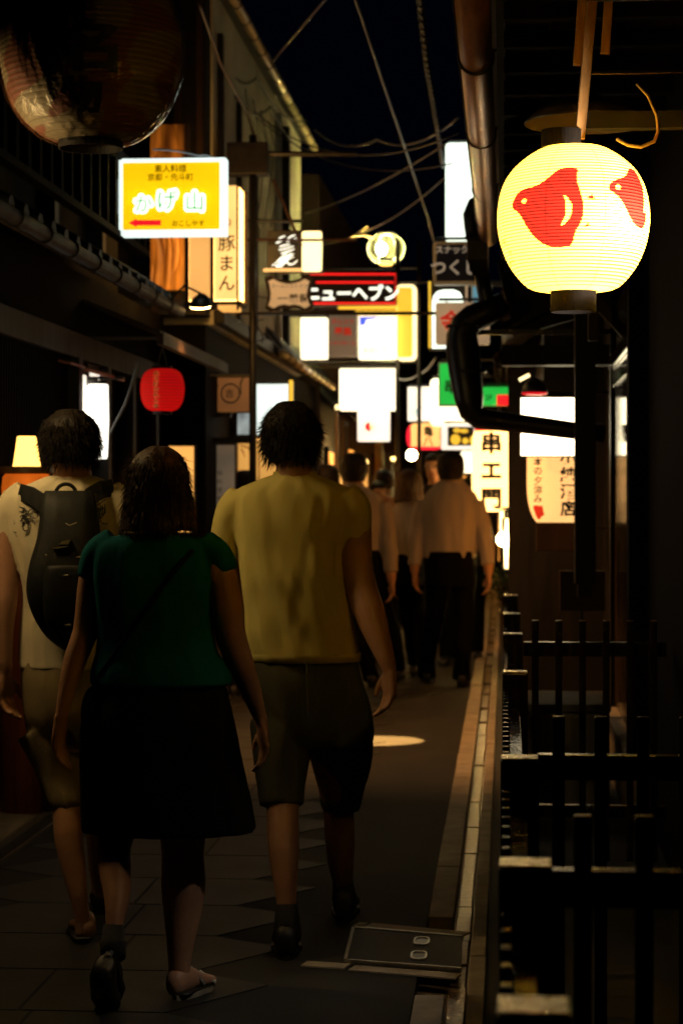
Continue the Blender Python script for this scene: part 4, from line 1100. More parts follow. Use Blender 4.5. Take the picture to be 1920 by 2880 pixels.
gw = sign('glow_panel', 'orange lit paper panel behind the dark haired woman', 'screen', 470, 1250, 550, 1500, 15.0, 'shoji', .04, 0, housing='brown_wood', border=5)
box('foot', 'dark_metal', gw, pt(480, 0, 15).x, pt(540, 0, 15).x, 15.01, 15.03, .03, pt(0, 1500, 15).z)

# cylinder lamp, table lamp on its barrel, window frame clutter
cl = thing('cylinder_lamp', pt(276, 1292, 12.1), 'tall white cylinder lamp on the left wall', 'lamp')
c0 = pt(276, 1290, 12.1); z1 = pt(0, 1082, 12.1).z - c0.z
MB().lathe([(.05, 0), (.054, .01), (.062, z1 * .5), (.058, z1 - .005), (.05, z1)], c0, 32).build('shade', em('cylinder_shade_lit', (1, .95, .80), 2.2, (.8, .8, .75)), cl, smooth=True)
MB().lathe([(.001, z1 + .02), (.06, z1 + .02), (.062, z1 + .001), (.05, z1 + .001)], c0, 32, cap=False).build('cap', 'dark_metal', cl)
box('arm', 'dark_metal', cl, -2.449, c0.x, c0.y - .008, c0.y + .008, c0.z + z1 + .021, c0.z + z1 + .036)
wf = thing('window_hood', ptx(240, 1040, -2.3), 'small dark hood board over the lit window by the cylinder lamp', 'canopy')
MB().prism([pt(228, 1030, 12.0), pt(308, 1052, 12.0), pt(306, 1060, 12.0), pt(228, 1040, 12.0)], (0, .5, 0)).build('board', 'red_wood', wf)
MB().prism([pt(130, 1003, 11.4), pt(200, 1018, 11.4), pt(198, 1024, 11.4), pt(130, 1010, 11.4)], (0, .4, 0)).build('board', 'red_wood', wf)
box('arm', 'black_wood', wf, -2.449, -2.2, 12.2, 12.25, pt(0, 1062, 12).z, pt(0, 1054, 12).z)
tl_ = thing('table_lamp', (pt(76, 0, 9.9).x, 9.9, .03), 'glowing cone shade lamp on a round orange wooden stand at the left edge', 'lamp')
tc_ = pt(76, 1312, 9.9)
MB().lathe([(.066, 0), (.063, .01), (.044, .14), (.040, .142)], tc_, 32).build('lamp_shade', 'lamp_shade', tl_, smooth=True)
MB().lathe([(.125, -.035), (.13, -.03), (.13, -.006), (.125, -.001), (.001, -.001)], tc_, 40).build('top_plate', 'bracket_wood', tl_, smooth=False)
MB().lathe([(.10, -.16), (.115, -.155), (.118, -.10), (.112, -.05), (.1, -.0355)], tc_, 40).build('drum', em('drum_glow_orange', (1, .17, .01), .5, (.5, .2, .05), .4, 8), tl_, smooth=True)  # wooden drum is no lamp; lamplight on it put in as glow
MB().lathe([(.13, .031 - tc_.z), (.13, -.19), (.12, -.165), (.10, -.161)], tc_, 40).build('barrel', 'red_wood', tl_, smooth=True)
cbp = MB().tube([pt(310, 1222, 11.9), pt(330, 1180, 11.9), pt(352, 1140, 11.9), pt(370, 1085, 11.9), pt(384, 1035, 11.9), pt(388, 1020, 11.9)], .007, 8)
tag(cbp.build('loose_pipe', 'grey_pipe', None, smooth=True), 'bent pale pipe slanting up beside the cylinder lamp', 'pipe')
# ================================================================ signs, right side
sign('box_sign', 'tall blank white lit sign high on the right behind the gutter', 'sign', 1252, 400, 1384, 678, 16.0, 'white_cool', .20, 12, border=None, arm=.26)
sn = sign('box_sign', 'unlit navy sign with white kana below the tall white one', 'sign', 1217, 678, 1372, 800, 15.6, 'navy', .12, 9, housing='white_paint', border=9,
     texts=(('スナック', 1270, 702, 24, 'glow_letter', 0, {'bold': .03}), ('つくし', 1278, 752, 46, 'glow_letter', 0, {'bold': .03})), arm=.26)
fr_ = thing('picture_case', pt(1262, 990, 16.3), 'narrow framed case with a white arched panel below the navy sign', 'sign')
MB().prism(rrect(1206, 798, 1312, 986, 16.36, 0), (0, .06, 0)).build('housing', 'dark_metal', fr_)
arch = [(1214, 980), (1214, 850), (1218, 832), (1228, 820), (1245, 815), (1275, 815), (1292, 822), (1300, 838), (1302, 848), (1302, 980)]
MB().prism([pt(u, v, 16.35) for u, v in arch], (0, .008, 0)).build('arched_panel', 'white_cool', fr_)
box('gold_edge', 'yellow_lit', fr_, pt(1204, 0, 16.3).x, pt(1210, 0, 16.3).x, 16.33, 16.358, pt(0, 984, 16.3).z, pt(0, 800, 16.3).z)
box('gold_edge', 'cream_glow', fr_, pt(1308, 0, 16.3).x, pt(1314, 0, 16.3).x, 16.33, 16.358, pt(0, 984, 16.3).z, pt(0, 800, 16.3).z)
box('bracket', 'dark_metal', fr_, pt(1312, 0, 16.36).x, .26, 16.39, 16.42, pt(0, 812, 16.3).z, pt(0, 803, 16.3).z)
sign('box_sign', 'pale blue sign piece behind the downpipe hopper', 'sign', 1324, 802, 1384, 852, 16.0, 'pale_blue', .08, 0, housing='white_paint', border=4, arm=.26)
sign('box_sign', 'cream sign with a red character half hidden by the downpipe', 'sign', 1224, 850, 1376, 968, 15.4, 'cream_glow', .12, 6, border=None, texts=(('金', 1268, 902, 62, 'red_ink', 0, {'bold': .03}),), arm=.26)
gs = sign('box_sign', 'green lit sign with a black character left of the big pipe', 'sign', 1232, 1018, 1310, 1142, 20.5, 'green_lit', .14, 0, housing='grey_pipe', border=4, texts=(('串', 1268, 1086, 40, 'ink', 0, {'bold': .03}),), arm=.26)
sign('box_sign', 'white rounded lit sign behind the green one', 'sign', 1209, 1064, 1345, 1197, 23.0, 'white_lit', .18, 14, border=None, arm=.26)
sign('box_sign', 'cool white lit sign left of the rounded white one', 'sign', 1146, 1088, 1208, 1183, 24.0, 'white_dim', .16, 2, border=None, texts=(('酒', 1168, 1160, 22, 'pale_blue', 0),), arm=.26)
gr2 = sign('box_sign', 'green and red lit sign with floor lettering seen through the pipe bend', 'sign', 1356, 1088, 1428, 1140, 18.0, 'green_lit', .12, 4, border=None, texts=(('2F', 1374, 1118, 20, 'ink', 0),), arm=.26)
MB().prism(rrect(1396, 1110, 1428, 1141, 17.99, 3), (0, .008, 0)).build('red_panel', 'red_lit', gr2)
sign('box_sign', 'sliver of a red lit banner beside the white box sign', 'sign', 1436, 1118, 1452, 1152, 17.2, 'red_lit', .04, 0, border=None, texts=(('8', 1444, 1140, 20, 'cream_lit', 0),), arm=.26)
bs = sign('box_sign', 'black framed sign with blurred yellow shapes above the far man', 'sign', 1240, 1194, 1338, 1264, 21.0, 'white_dim', .16, 2, border=None, arm=.26)
MB().prism(rrect(1258, 1200, 1332, 1254, 20.99, 0), (0, .008, 0)).build('black_panel', 'black_face', bs)
for cx, cy, rx, ry in ((1284, 1210, 10, 7), (1304, 1212, 12, 6), (1280, 1236, 14, 15), (1308, 1240, 9, 9), (1326, 1238, 6, 12)):
    MB().prism([pt(cx + rx * cos(2 * PI * k / 14), cy + ry * sin(2 * PI * k / 14), 20.985) for k in range(14)], (0, .004, 0)).build('shape_print', 'yellow_lit', bs)
sign('box_sign', 'small bright sign low behind the tall white lantern', 'sign', 1296, 1268, 1336, 1330, 22.5, 'white_lit', .1, 6, border=None, arm=.26)
sign('box_sign', 'white lit box sign crossed by the dark pipe', 'sign', 1461, 1116, 1652, 1284, 13.4, 'white_strong', .12, 0, housing='dark_metal', border=3, arm=.66)
sb = sign('menu_board', 'dim brown board hanging under the cream lantern', 'sign', 1506, 1470, 1618, 1550, 13.6, 'brown_glow', .03, 0, housing='brown_wood', border=None)
box('bracket', 'dark_metal', sb, pt(1600, 0, 13.6).x, .66, 13.631, 13.65, pt(0, 1490, 13.6).z, pt(0, 1480, 13.6).z)
sk = sign('menu_board', 'pale sloping board low behind the porch post', 'sign', 1572, 1605, 1700, 1718, 12.9, 'brown_glow', .03, 0, housing='brown_wood', border=None)
box('foot', 'dark_metal', sk, pt(1630, 0, 12.9).x, pt(1640, 0, 12.9).x, 12.931, 12.95, 0, pt(0, 1700, 12.9).z)
# red dish lamp and slanted reflector above the white box
rd = thing('red_dish_lamp', pt(1502, 1104, 13.0), 'red rimmed dish lamp above the white box sign', 'lamp')
rc_ = pt(1502, 1104, 13.0)
MB().lathe([(.078, 0), (.080, .006), (.06, .05), (.02, .09), (.001, .09)], rc_, 32, cap=False).build('shade', 'dark_metal', rd, smooth=True)
MB().lathe([(.077, .0), (.074, -.012), (.05, -.016), (.001, -.016)], rc_, 32, cap=False).build('rim', em('dim_red_rim', (1, .01, .02), .65, (.6, .02, .02)), rd, smooth=True)
MB().tube([rc_ + UP * .09, (rc_.x, rc_.y, 2.56)], .006, 6).build('stem', 'dark_metal', rd)
sr = MB().tube([pt(1459, 1069, 13.2), pt(1488, 1054, 13.2)], .011, 8)
tag(sr.build('tube_light', 'warm_lit', None), 'short slanted tube light above the white box sign', 'lamp')
# street lamp globe of stacked rings on its arm
sl = thing('street_lamp', pt(1085, 700, 22.0), 'greenish yellow ribbed globe street lamp over the alley', 'street lamp')
sc_ = pt(1085, 700, 22.0); s_ = 22.0 / F
m = MB()
for k in range(11):
    z = (-40 + k * 8) * s_; r = math.sqrt(max(0, 1 - (z / (47 * s_)) ** 2)) * 52 * s_
    m.torus(sc_ + UP * z, r, .0045, 40, 6)
m.build('louvre_rings', pm('lamp_ring', (.030, .030, .015), (.02, .02, .010), 5, .5), sl, smooth=True)
for k in range(6):
    a = k * PI / 3
    MB().tube([sc_ + Vector((cos(a) * 52 * s_ * math.sqrt(max(0, 1 - (z / 47) ** 2)), sin(a) * 52 * s_ * math.sqrt(max(0, 1 - (z / 47) ** 2)), z * s_)) for z in range(-42, 43, 12)], .003, 5).build('rib', 'white_paint', sl)
MB().ell(sc_ + Vector((-.045, 0, .0)), .05, .05, .062).build('bulb', 'street_bulb', sl, smooth=True)
MB().lathe([(.001, 50 * s_), (.08, 48 * s_), (.10, 40 * s_), (.095, 40 * s_)], sc_, 24, cap=False).build('cap', 'dark_metal', sl)
MB().lathe([(.001, -48 * s_), (.06, -46 * s_), (.07, -40 * s_)], sc_, 24, cap=False).build('base_ring', 'lamp_shade', sl)
MB().tube([pt(1052, 672, 22.0), pt(1020, 660, 22.0), pt(992, 666, 22.0), pt(984, 672, 22.0)], .014, 8).build('arm', 'shade_white', sl)
MB().tube([pt(984, 672, 22.0), pt(1034, 638, 22.0)], .012, 8).build('strut', 'shade_white', sl)
MB().tube([pt(990, 668, 22.0), pt(980, 672, 22.3), (-2.1, 22.5, pt(0, 690, 22).z)], .014, 8).build('wall_arm', 'dark_metal', sl)
# bare bulbs and lit bits in the distance
for u, v, y, r, lab in ((1157, 1280, 27.0, .065, 'bare glowing bulb under the far red edged lantern'), (1415, 1517, 17.5, .055, 'bare glowing bulb low beside the tall white lantern')):
    t = thing('bare_bulb', pt(u, v, y), lab, 'lamp')
    c = pt(u, v, y)
    MB().ell(c, r, r, r).build('bulb', 'bulb', t, smooth=True)
    MB().tube([c + UP * r * .9, c + UP * (r + .12)], .014, 8).build('socket', 'dark_metal', t)
    MB().tube([c + UP * (r + .12), Vector((.3, c.y, c.z + r + .14))], .007, 6).build('arm', 'dark_metal', t)
for u, v, y, r, lab in ((1206, 1330, 24.0, .035, 'small yellow glow left of the face with glasses'), (1106, 1290, 28.2, .028, 'tiny pale light on top of the thin far post'), (1318, 1352, 26.0, .04, 'small warm light behind the shoulder of the tall shirted man'), (1022, 1300, 30.0, .05, 'small orange door light far down the left side')):
    t = thing('small_lamp', pt(u, v, y), lab, 'lamp')
    c_ = pt(u, v, y)
    MB().ell(c_, r * 1.3, r, r).build('glass', 'bulb_soft', t, smooth=True)
    MB().lathe([(r * 1.4, r * .7), (r * .4, r * 1.5), (.002, r * 1.6)], c_, 16, cap=False).build('hood', 'dark_metal', t)
    xs = -2.1 if u < 1150 else -.04 if y > 30 else .26
    MB().tube([c_ + UP * r * 1.6, (c_.x, c_.y, c_.z + r * 2.2), (xs, c_.y, c_.z + r * 2.2)], .006, 6).build('arm', 'dark_metal', t)
for u0, v0, u1, v1, y, mt, lab in ((1404, 1438, 1416, 1502, 17.8, 'warm_lit', 'thin upright light left of the dark porch wall'), (1418, 1455, 1430, 1500, 17.6, 'warm_lit', 'second thin upright light nearest the dark porch wall'), (1417, 1530, 1431, 1600, 17.6, 'warm_lit', 'lower slanted light strip above the shrub')):
    sign('light_strip', lab, 'lamp', u0, v0, u1, v1, y, mt, .03, 3, border=None, arm=.26)
for u0, u1, v0, y, mt, lab in ((943, 951, 1155, 21.0, 'bracket_wood', 'pale pipe post topped by a light left of the white signs'), (962, 978, 1200, 23.0, 'brown_wood', 'brown post behind the pale pipe post'), (1052, 1078, 1242, 26.0, 'bracket_wood', 'orange lit timber post below the crescent sign'), (1100, 1108, 1310, 28.0, 'grey_pipe', 'thin pale post beyond the far couple')):
    a = pt((u0 + u1) / 2, 0, y)
    o = thing('street_post', (a.x, y, 0), lab, 'post')
    MB().tube([(a.x, y, 0), (a.x, y, pt(0, v0, y).z)], (u1 - u0) / 2 * y / F, 10).build('shaft', mt, o, smooth=True)
    MB().lathe([(.001, 0), ((u1 - u0) / 1.6 * y / F, .0), ((u1 - u0) / 1.6 * y / F, .04), (.001, .05)], (a.x, y, pt(0, v0, y).z + .001), 12).build('cap', 'warm_lit' if u0 == 943 else 'dark_metal', o)
# shrub in a pot by the fence end
px0, py0 = pt(1436, 0, 19.2).x, 19.2
sh = thing('potted_shrub', (px0, py0, 0), 'small leafy shrub in a pot at the far end of the fence', 'plant')
MB().lathe([(.07, 0), (.10, .46), (.105, .50), (.09, .50), (.085, .44)], (px0, py0, 0), 20).build('pot', 'pot', sh)
lm = MB(); stem = MB()
for k in range(12):
    a = rs.uniform(0, 2 * PI); e = Vector((px0 - .09 + cos(a) * rs.uniform(.02, .12), py0 + sin(a) * rs.uniform(.02, .14), rs.uniform(.62, .90)))
    stem.tube([(px0, py0, .44), ((px0 + e.x) / 2, (py0 + e.y) / 2, .6), e], .005, 5)
    for q in range(24):
        p = e + Vector((rs.gauss(0, .045), rs.gauss(0, .05), rs.gauss(-.03, .05)))
        dd = Vector((rs.uniform(-1, 1), rs.uniform(-1, 1), rs.uniform(-.5, .6))).normalized(); n = dd.cross(Vector((rs.random(), rs.random(), 1))).normalized() * .014
        lm.add([p, p + dd * .024 + n, p + dd * .055, p + dd * .024 - n], [(0, 1, 2, 3)])
stem.build('stem', 'brown_wood', sh); tag(lm.build('foliage', 'leaf', sh), kind='stuff')
# ================================================================ overhead cables
def cable(label, pts_, r, mat='cable', sag=0, n=14):
    P_ = []
    for (a, b) in zip(pts_[:-1], pts_[1:]):
        for k in range(n):
            t = k / n; p = a.lerp(b, t); p.z -= sag * 4 * t * (1 - t); P_.append(p)
    P_.append(pts_[-1])
    return tag(MB().tube(P_, r, 6).build('overhead_cable', mat, None, smooth=True), label, 'cable', 'cables strung over the alley')
cable('straight pale cable running down from the top centre', [pt(960, -120, 9), pt(1205, 620, 19), pt(1222, 690, 22)], .008, 'cable_grey')
tw = [pt(1172, -80, 8.0), pt(1200, 180, 10.0), pt(1225, 330, 13.0), pt(1246, 470, 15.8)]
cable('twisted pale cable dropping beside the tall white sign', tw, .010, 'cable_grey')
m = MB(); hp = []
for i in range(260):
    f = i / 259 * 3; k = min(int(f), 2); p = tw[k].lerp(tw[k + 1], f - k)
    hp.append(p + Vector((cos(i * .9) * .014, 0, sin(i * .9) * .014)))
tag(m.tube(hp, .005, 5).build('cable_wrap', 'cable_grey', None), 'spiral binding wound round the twisted pale cable', 'cable')
cable('slack dark cable hanging from the plaster house across the sky', [pt(885, 365, 20), pt(1060, 392, 18), pt(1290, 330, 13)], .007, 'cable_grey', .10)
cable('thin cable crossing level below the bright gutter', [pt(700, 300, 18), pt(1290, 375, 12.5)], .006, 'cable', .25)
cable('thin cable sagging from the plaster wall toward the copper gutter', [pt(720, 330, 18), pt(1270, 460, 14)], .005, 'cable', .2)
cable('reddish wire rising to the right from the gutter', [pt(760, 180, 17), pt(930, -20, 12)], .006, 'rust_metal')
cable('faint wire climbing from the signs to the right gutter', [pt(860, 600, 19), pt(1260, 400, 14)], .005, 'cable_grey', .05)
cable('lower faint wire from the ribbed lamp to the right gutter', [pt(1000, 660, 21), pt(1250, 500, 15.5)], .005, 'cable_grey', .06)
cable('red brown cable slanting down the dark upper left wall', [pt(560, 10, 12.5), pt(620, 180, 14), pt(700, 330, 16), pt(730, 430, 16.5)], .010, 'rust_metal', .0)
cable('dark cable looping along the plaster wall', [pt(620, 150, 16), pt(720, 220, 17.5), pt(860, 340, 20)], .010, 'cable', .12)
cable('second dark cable looping lower on the plaster wall', [pt(660, 270, 16.5), pt(760, 300, 18), pt(870, 420, 20.5)], .010, 'cable', .10)
cable('thin wire arching from the yellow sign to the wall', [pt(430, 420, 12.05), pt(560, 438, 12.05), pt(600, 445, 12.05)], .006, 'grey_pipe', -.01)
cable('hanging cable loop between the wide white sign and the right pipe', [pt(1120, 1065, 21.5), pt(1180, 1050, 21), pt(1225, 1005, 18)], .010, 'grey_pipe', .03)
for k in range(4):
    cable(('wall wire below the gutter, leftmost of four', 'wall wire below the gutter, second of four', 'wall wire below the gutter, third of four', 'wall wire below the gutter, rightmost of four')[k],
          [ptx(690 + k * 22, 250 + k * 30, -2.07), ptx(720 + k * 24, 420 + k * 12, -2.07), ptx(700 + k * 20, 640, -2.07)], .005, 'cable', .06)
# ================================================================ people
def ell_ring(c, rx, ry, n=40, p=2.0, X=None, Yv=None, fold=0, seed=0, kz=5.0, ka=3.2, slant=0.0):
    X = X or RT; Yv = Yv or FW; o = []
    for i in range(n):
        a = 2 * PI * i / n; ca, sa = cos(a), sin(a)
        x = abs(ca) ** (2 / p) * (1 if ca >= 0 else -1); y = abs(sa) ** (2 / p) * (1 if sa >= 0 else -1)
        k = 1
        q = c + X * (rx * x) + Yv * (ry * y)
        if fold:
            g = noise.noise(Vector((ca * ka + slant * c.z, sa * ka, c.z * kz + seed))) + .5 * noise.noise(Vector((ca * ka * 2.3 - slant * c.z, sa * ka * 2.3, c.z * kz * 1.6 + seed * 2)))
            d = (X * x + Yv * y)
            q = q + d * (fold * g)
        o.append(q)
    return o
def interp(keys, n):
    """smooth interpolation of tuples"""
    o = []; m = len(keys) - 1
    for k in range(n + 1):
        f = k / n * m; i = min(int(f), m - 1); t = f - i
        K = [keys[max(i - 1, 0)], keys[i], keys[i + 1], keys[min(i + 2, m)]]
        o.append(tuple(.5 * (2 * b + (c - a) * t + (2 * a - 5 * b + 4 * c - d) * t * t + (3 * b - a - 3 * c + d) * t ** 3) for a, b, c, d in zip(*K)))
    return o
def loft(mb, keys, n=24, fold=0, seed=0, p=2.2, kz=5, ka=3.2, slant=0, inset=0, shift=0):
    """keys: (v, u_left, u_right, Y, half depth in m) down a body"""
    rs_ = []
    for v, ul, ur, Y, ry in interp(keys, n):
        c = pt((ul + ur) / 2, v, Y + shift); rx = (ur - ul) / 2 * Y / F
        rs_.append(ell_ring(c, max(.004, rx - inset), max(.004, ry - inset), 44, p, fold=fold, seed=seed, kz=kz, ka=ka, slant=slant))
    return mb.rings(rs_)
def limb(mb, keys, n=14, fold=0, seed=0, add=0, flat=1.0):
    """keys: (u, v, Y, r in photo pixels) along a limb"""
    P_ = []; r_ = []
    for u, v, Y, r in interp(keys, n):
        P_.append(pt(u, v, Y)); r_.append(r * Y / F + add)
    rs_ = []; prev = None
    for k, p in enumerate(P_):
        t = (P_[min(k + 1, len(P_) - 1)] - P_[max(k - 1, 0)]).normalized()
        x = t.cross(FW).normalized() if prev is None else (prev - t * prev.dot(t)).normalized()
        prev = x; y = t.cross(x)
        rs_.append(ell_ring(p, r_[k], r_[k] * flat, 20, 2, x, y, fold, seed, 9, 2))
    return mb.rings(rs_)
HW = [(0, .008), (.03, .038), (.10, .058), (.22, .073), (.36, .078), (.5, .077), (.62, .073), (.74, .066), (.86, .053), (.95, .036), (1, .012)]
HD = [(0, .010), (.03, .050), (.10, .075), (.22, .093), (.36, .099), (.5, .097), (.62, .088), (.74, .074), (.86, .058), (.95, .040), (1, .014)]
HS = [(0, -.012), (.03, -.012), (.10, -.010), (.22, -.006), (.36, -.002), (.5, .002), (.62, .010), (.74, .022), (.86, .034), (.95, .044), (1, .048)]
def lin(tb, t):
    for (a, x), (b, y) in zip(tb[:-1], tb[1:]):
        if a <= t <= b: return x + (y - x) * (t - a) / (b - a)
    return tb[-1][1]
class Head:
    def __init__(s, u, vtop, vchin, Y, yaw=0, tilt=0):
        """yaw 0 looks up the alley, 180 looks at the camera"""
        s.top = pt(u, vtop, Y); s.h = (vchin - vtop) * Y / F; s.k = s.h / .235
        s.f = FW * cos(R(yaw)) + RT * sin(R(yaw)); s.x = s.f.cross(UP)
        s.Y = Y
    def p(s, x, y, t): return s.top + s.x * (x * s.k) + s.f * (y * s.k) - UP * (t * s.h)
    def skull(s, mb):
        rs_ = []
        for k in range(23):
            t = k / 22
            rs_.append(ell_ring(s.p(0, lin(HS, t), t), lin(HW, t) * s.k, lin(HD, t) * s.k, 28, 2.1, s.x, s.f))
        mb.rings(rs_)
        # nose, brow, ears, chin
        mb.tube([s.p(0, .088, .44), s.p(0, .104, .55), s.p(0, .116, .615), s.p(0, .100, .65)], [.010 * s.k, .012 * s.k, .016 * s.k, .010 * s.k], 8)
        for d in (-1, 1):
            mb.ell(s.p(d * .080, -.004, .53), .013 * s.k, .020 * s.k, .033 * s.k, 12, 8, (s.x, s.f, UP))
            mb.ell(s.p(d * .034, .076, .42), .024 * s.k, .014 * s.k, .008 * s.k, 10, 6, (s.x, s.f, UP))
    def face(s, parent):
        e = MB()
        for d in (-1, 1): e.ell(s.p(d * .033, .093, .475), .013 * s.k, .007 * s.k, .006 * s.k, 10, 6, (s.x, s.f, UP))
        e.build('eye', 'eye', parent, smooth=True)
        MB().ell(s.p(0, .092, .765), .024 * s.k, .010 * s.k, .008 * s.k, 12, 6, (s.x, s.f, UP)).build('mouth', 'lip', parent, smooth=True)
    def hair(s, parent, mat, nape=.80, thick=.014, wild=.004, strands=160, long=None, seed=1, side=58, flip=0, name='hair'):
        mb = MB(); rs_ = []; rr = random.Random(seed); N = 56
        n = 26
        for k in range(n + 1):
            t = -.035 + (nape + .035) * k / n
            tt = max(0, min(1, t)); o = []
            for i in range(N):
                a = 2 * PI * i / N
                front = sin(a); ang = abs(math.degrees(math.atan2(cos(a), sin(a))))   # 0 is straight ahead
                th = thick * (1.0 if t < .5 else max(.25, 1.15 - (t - .5) * 1.6)) if long is None else thick
                g = noise.noise(Vector((cos(a) * 3.5, sin(a) * 3.5, t * 5 + seed))) + .7 * noise.noise(Vector((cos(a) * 9, sin(a) * 9, t * 11 + seed)))
                w = (lin(HW, tt)) * s.k; d = lin(HD, tt) * s.k
                if t < .06: w = max(w, .030 * s.k * (1 if t > -.03 else .3)); d = max(d, .040 * s.k * (1 if t > -.03 else .3))
                if long is not None and t > .45: w = max(w, (.079 + long * (t - .45)) * s.k); d = max(d, .085 * s.k)
                th2 = th * s.k + wild * g
                if ang < side and t > .30: th2 = -.022 * s.k
                if ang < side and t > .22 and t <= .30: th2 *= .3
                y0 = lin(HS, tt) if t < .5 or ang < 90 else lin(HS, .5) - .010 * min(1, (t - .5) / .15)
                if t > .5: d = d if ang < 90 else max(d, .088 * s.k * (1 - .35 * (t - .5)))
                if long is not None: y0 = -.006
                o.append(s.p(0, y0, t) + s.x * ((w + th2) * cos(a)) + s.f * ((d + th2) * sin(a)) - UP * (wild * .6 * g if k == n else 0))
            rs_.append(o)
        mb.rings(rs_)
        for _ in range(strands):
            k = rr.randint(2, n - 1); i = rr.randrange(N); p = rs_[k][i]; c = s.p(0, -.005, .4)
            d = (p - c).normalized()
            ang = abs(math.degrees(math.atan2((p - c).dot(s.x), (p - c).dot(s.f))))
            if ang < side + 8: continue
            L = rr.uniform(.018, .045) * s.k; dn = (d * .12 - UP * .95 + Vector((rr.uniform(-.35, .35), rr.uniform(-.35, .35), rr.uniform(-.1, .2)))).normalized()
            fl2 = rr.random() ** 4; p0 = p - d * .004; p1 = p + d * (.002 + .006 * fl2) * s.k + dn * L * .5; p2 = p1 + (dn + d * (flip * rr.random() + 1.2 * fl2)).normalized() * L * .5
            mb.tube([p0, p1, p2], [.0013, .0011, .0003], 3)
        return mb.build(name, mat, parent, smooth=True)
def hand(mb, w, d, side, curl, k=1.0, bend=.45):
    """wrist w, direction d down the hand, side towards the thumb, curl towards the palm"""
    d = d.normalized(); side = (side - d * side.dot(d)).normalized(); curl = d.cross(side) * (1 if d.cross(side).dot(curl) > 0 else -1)
    rs_ = []
    for t, rx, ry in ((-.02, .027, .021), (.0, .028, .020), (.03, .036, .019), (.06, .042, .017), (.085, .042, .015), (.098, .036, .012)):
        rs_.append(ell_ring(w + d * (t * k), rx * k, ry * k, 18, 2.4, side, curl))
    mb.rings(rs_)
    for i, (o, L) in enumerate(((.030, .072), (.011, .082), (-.010, .076), (-.029, .060))):
        b = w + d * (.080 * k) + side * (o * k); r = .0095 * k
        b_ = bend * (1 + .12 * i)
        d1 = (d * cos(b_ * .6) + curl * sin(b_ * .6)); d2 = (d * cos(b_ * 1.5) + curl * sin(b_ * 1.5)); d3 = (d * cos(b_ * 2.2) + curl * sin(b_ * 2.2))
        p1 = b + d1 * (.020 * k + L * .42 * k); p2 = p1 + d2 * (L * .33 * k); p3 = p2 + d3 * (L * .25 * k)
        mb.tube([b, p1, p2, p3], [r * 1.05, r, r * .92, r * .72], 8)
    b = w + d * (.022 * k) + side * (.026 * k)
    mb.tube([b - side * .012 * k, b + (d * .7 + side * .62 + curl * .25).normalized() * .034 * k, b + (d * .85 + side * .48 + curl * .35).normalized() * .062 * k, b + (d + side * .34 + curl * .42).normalized() * .082 * k], [.015 * k, .0125 * k, .011 * k, .008 * k], 8)
def shoe(parent, heel, toe, mat='shoe', h=.075, w=.046, sole=True, sandal=False, up=UP):
    ax = (toe - heel); L = ax.length; ax.normalize(); sd = ax.cross(up).normalized(); up = sd.cross(ax)
    rs_ = []
    for t, ww, hh in ((-.02, .35, .5), (.0, .66, .85), (.12, .80, 1.0), (.28, .78, 1.0), (.45, .82, .80), (.62, .98, .58), (.80, 1.0, .46), (.93, .78, .36), (1.0, .35, .22)):
        c = heel + ax * (t * L) + up * (.016 + hh * h * .5)
        rs_.append(ell_ring(c, ww * w, hh * h * .5, 18, 2.6, sd, up))
    o = MB().rings(rs_).build('shoe', mat, parent, smooth=True)
    if sole:
        q = []
        for zz in (0, .018):
            r_ = []
            for i in range(24):
                a = 2 * PI * i / 24; t = .5 + .53 * cos(a); r_.append(heel + ax * (t * L) + sd * (sin(a) * w * (1.06 if t > .5 else .86)) + up * zz)
            q.append(r_)
        MB().rings(q).build('sole', 'sole' if sandal else 'shoe', o)
    return o
def bare_foot(mb, ankle, toe):
    g = Vector((ankle.x, ankle.y, 0)); ax = Vector((toe.x - ankle.x, toe.y - ankle.y, 0)); L = ax.length; ax.normalize(); sd = ax.cross(UP)
    rs_ = []
    for t, ww, zc, hh in ((-.28, .018, .045, .025), (-.18, .030, .048, .038), (.05, .034, .055, .048), (.3, .036, .05, .036), (.55, .042, .038, .026), (.8, .045, .030, .018), (.95, .036, .027, .013), (1.02, .015, .026, .008)):
        rs_.append(ell_ring(g + ax * (t * L) + UP * zc, ww, hh, 16, 2.3, sd, UP))
    mb.rings(rs_)

GRP = 'people walking up the alley'
# ---------------------------------------------------------------- man in the yellow T-shirt
p1 = thing('person', (pt(860, 0, 7.2).x, 7.2, 0), 'tall man in a yellow T-shirt and dark shorts walking away mid alley', 'person', GRP)
hd = Head(818, 1136, 1338, 7.2)
b = MB(); hd.skull(b)
limb(b, [(828, 1270, 7.19, 50), (829, 1310, 7.19, 53), (830, 1350, 7.2, 62), (832, 1400, 7.2, 80)])
tor = [(1335, 768, 892, 7.20, .062), (1352, 722, 938, 7.20, .085), (1376, 668, 988, 7.20, .100), (1405, 648, 1004, 7.20, .112), (1460, 648, 994, 7.20, .124), (1540, 660, 972, 7.20, .130), (1620, 676, 970, 7.19, .128), (1700, 688, 984, 7.19, .124), (1780, 690, 996, 7.19, .126), (1835, 702, 1006, 7.19, .130), (1857, 710, 1010, 7.19, .131)]
loft(b, tor[1:], inset=.012)
loft(b, [(1820, 706, 1000, 7.19, .118), (1900, 700, 1000, 7.19, .125), (1990, 716, 1000, 7.19, .125), (2080, 750, 990, 7.2, .11)], 8, inset=.012)
armR = [(985, 1420, 7.2, 50), (1000, 1500, 7.2, 46), (1002, 1580, 7.19, 45), (1016, 1660, 7.17, 46), (1038, 1720, 7.14, 45), (1062, 1790, 7.11, 36), (1088, 1862, 7.08, 24), (1092, 1880, 7.08, 22)]
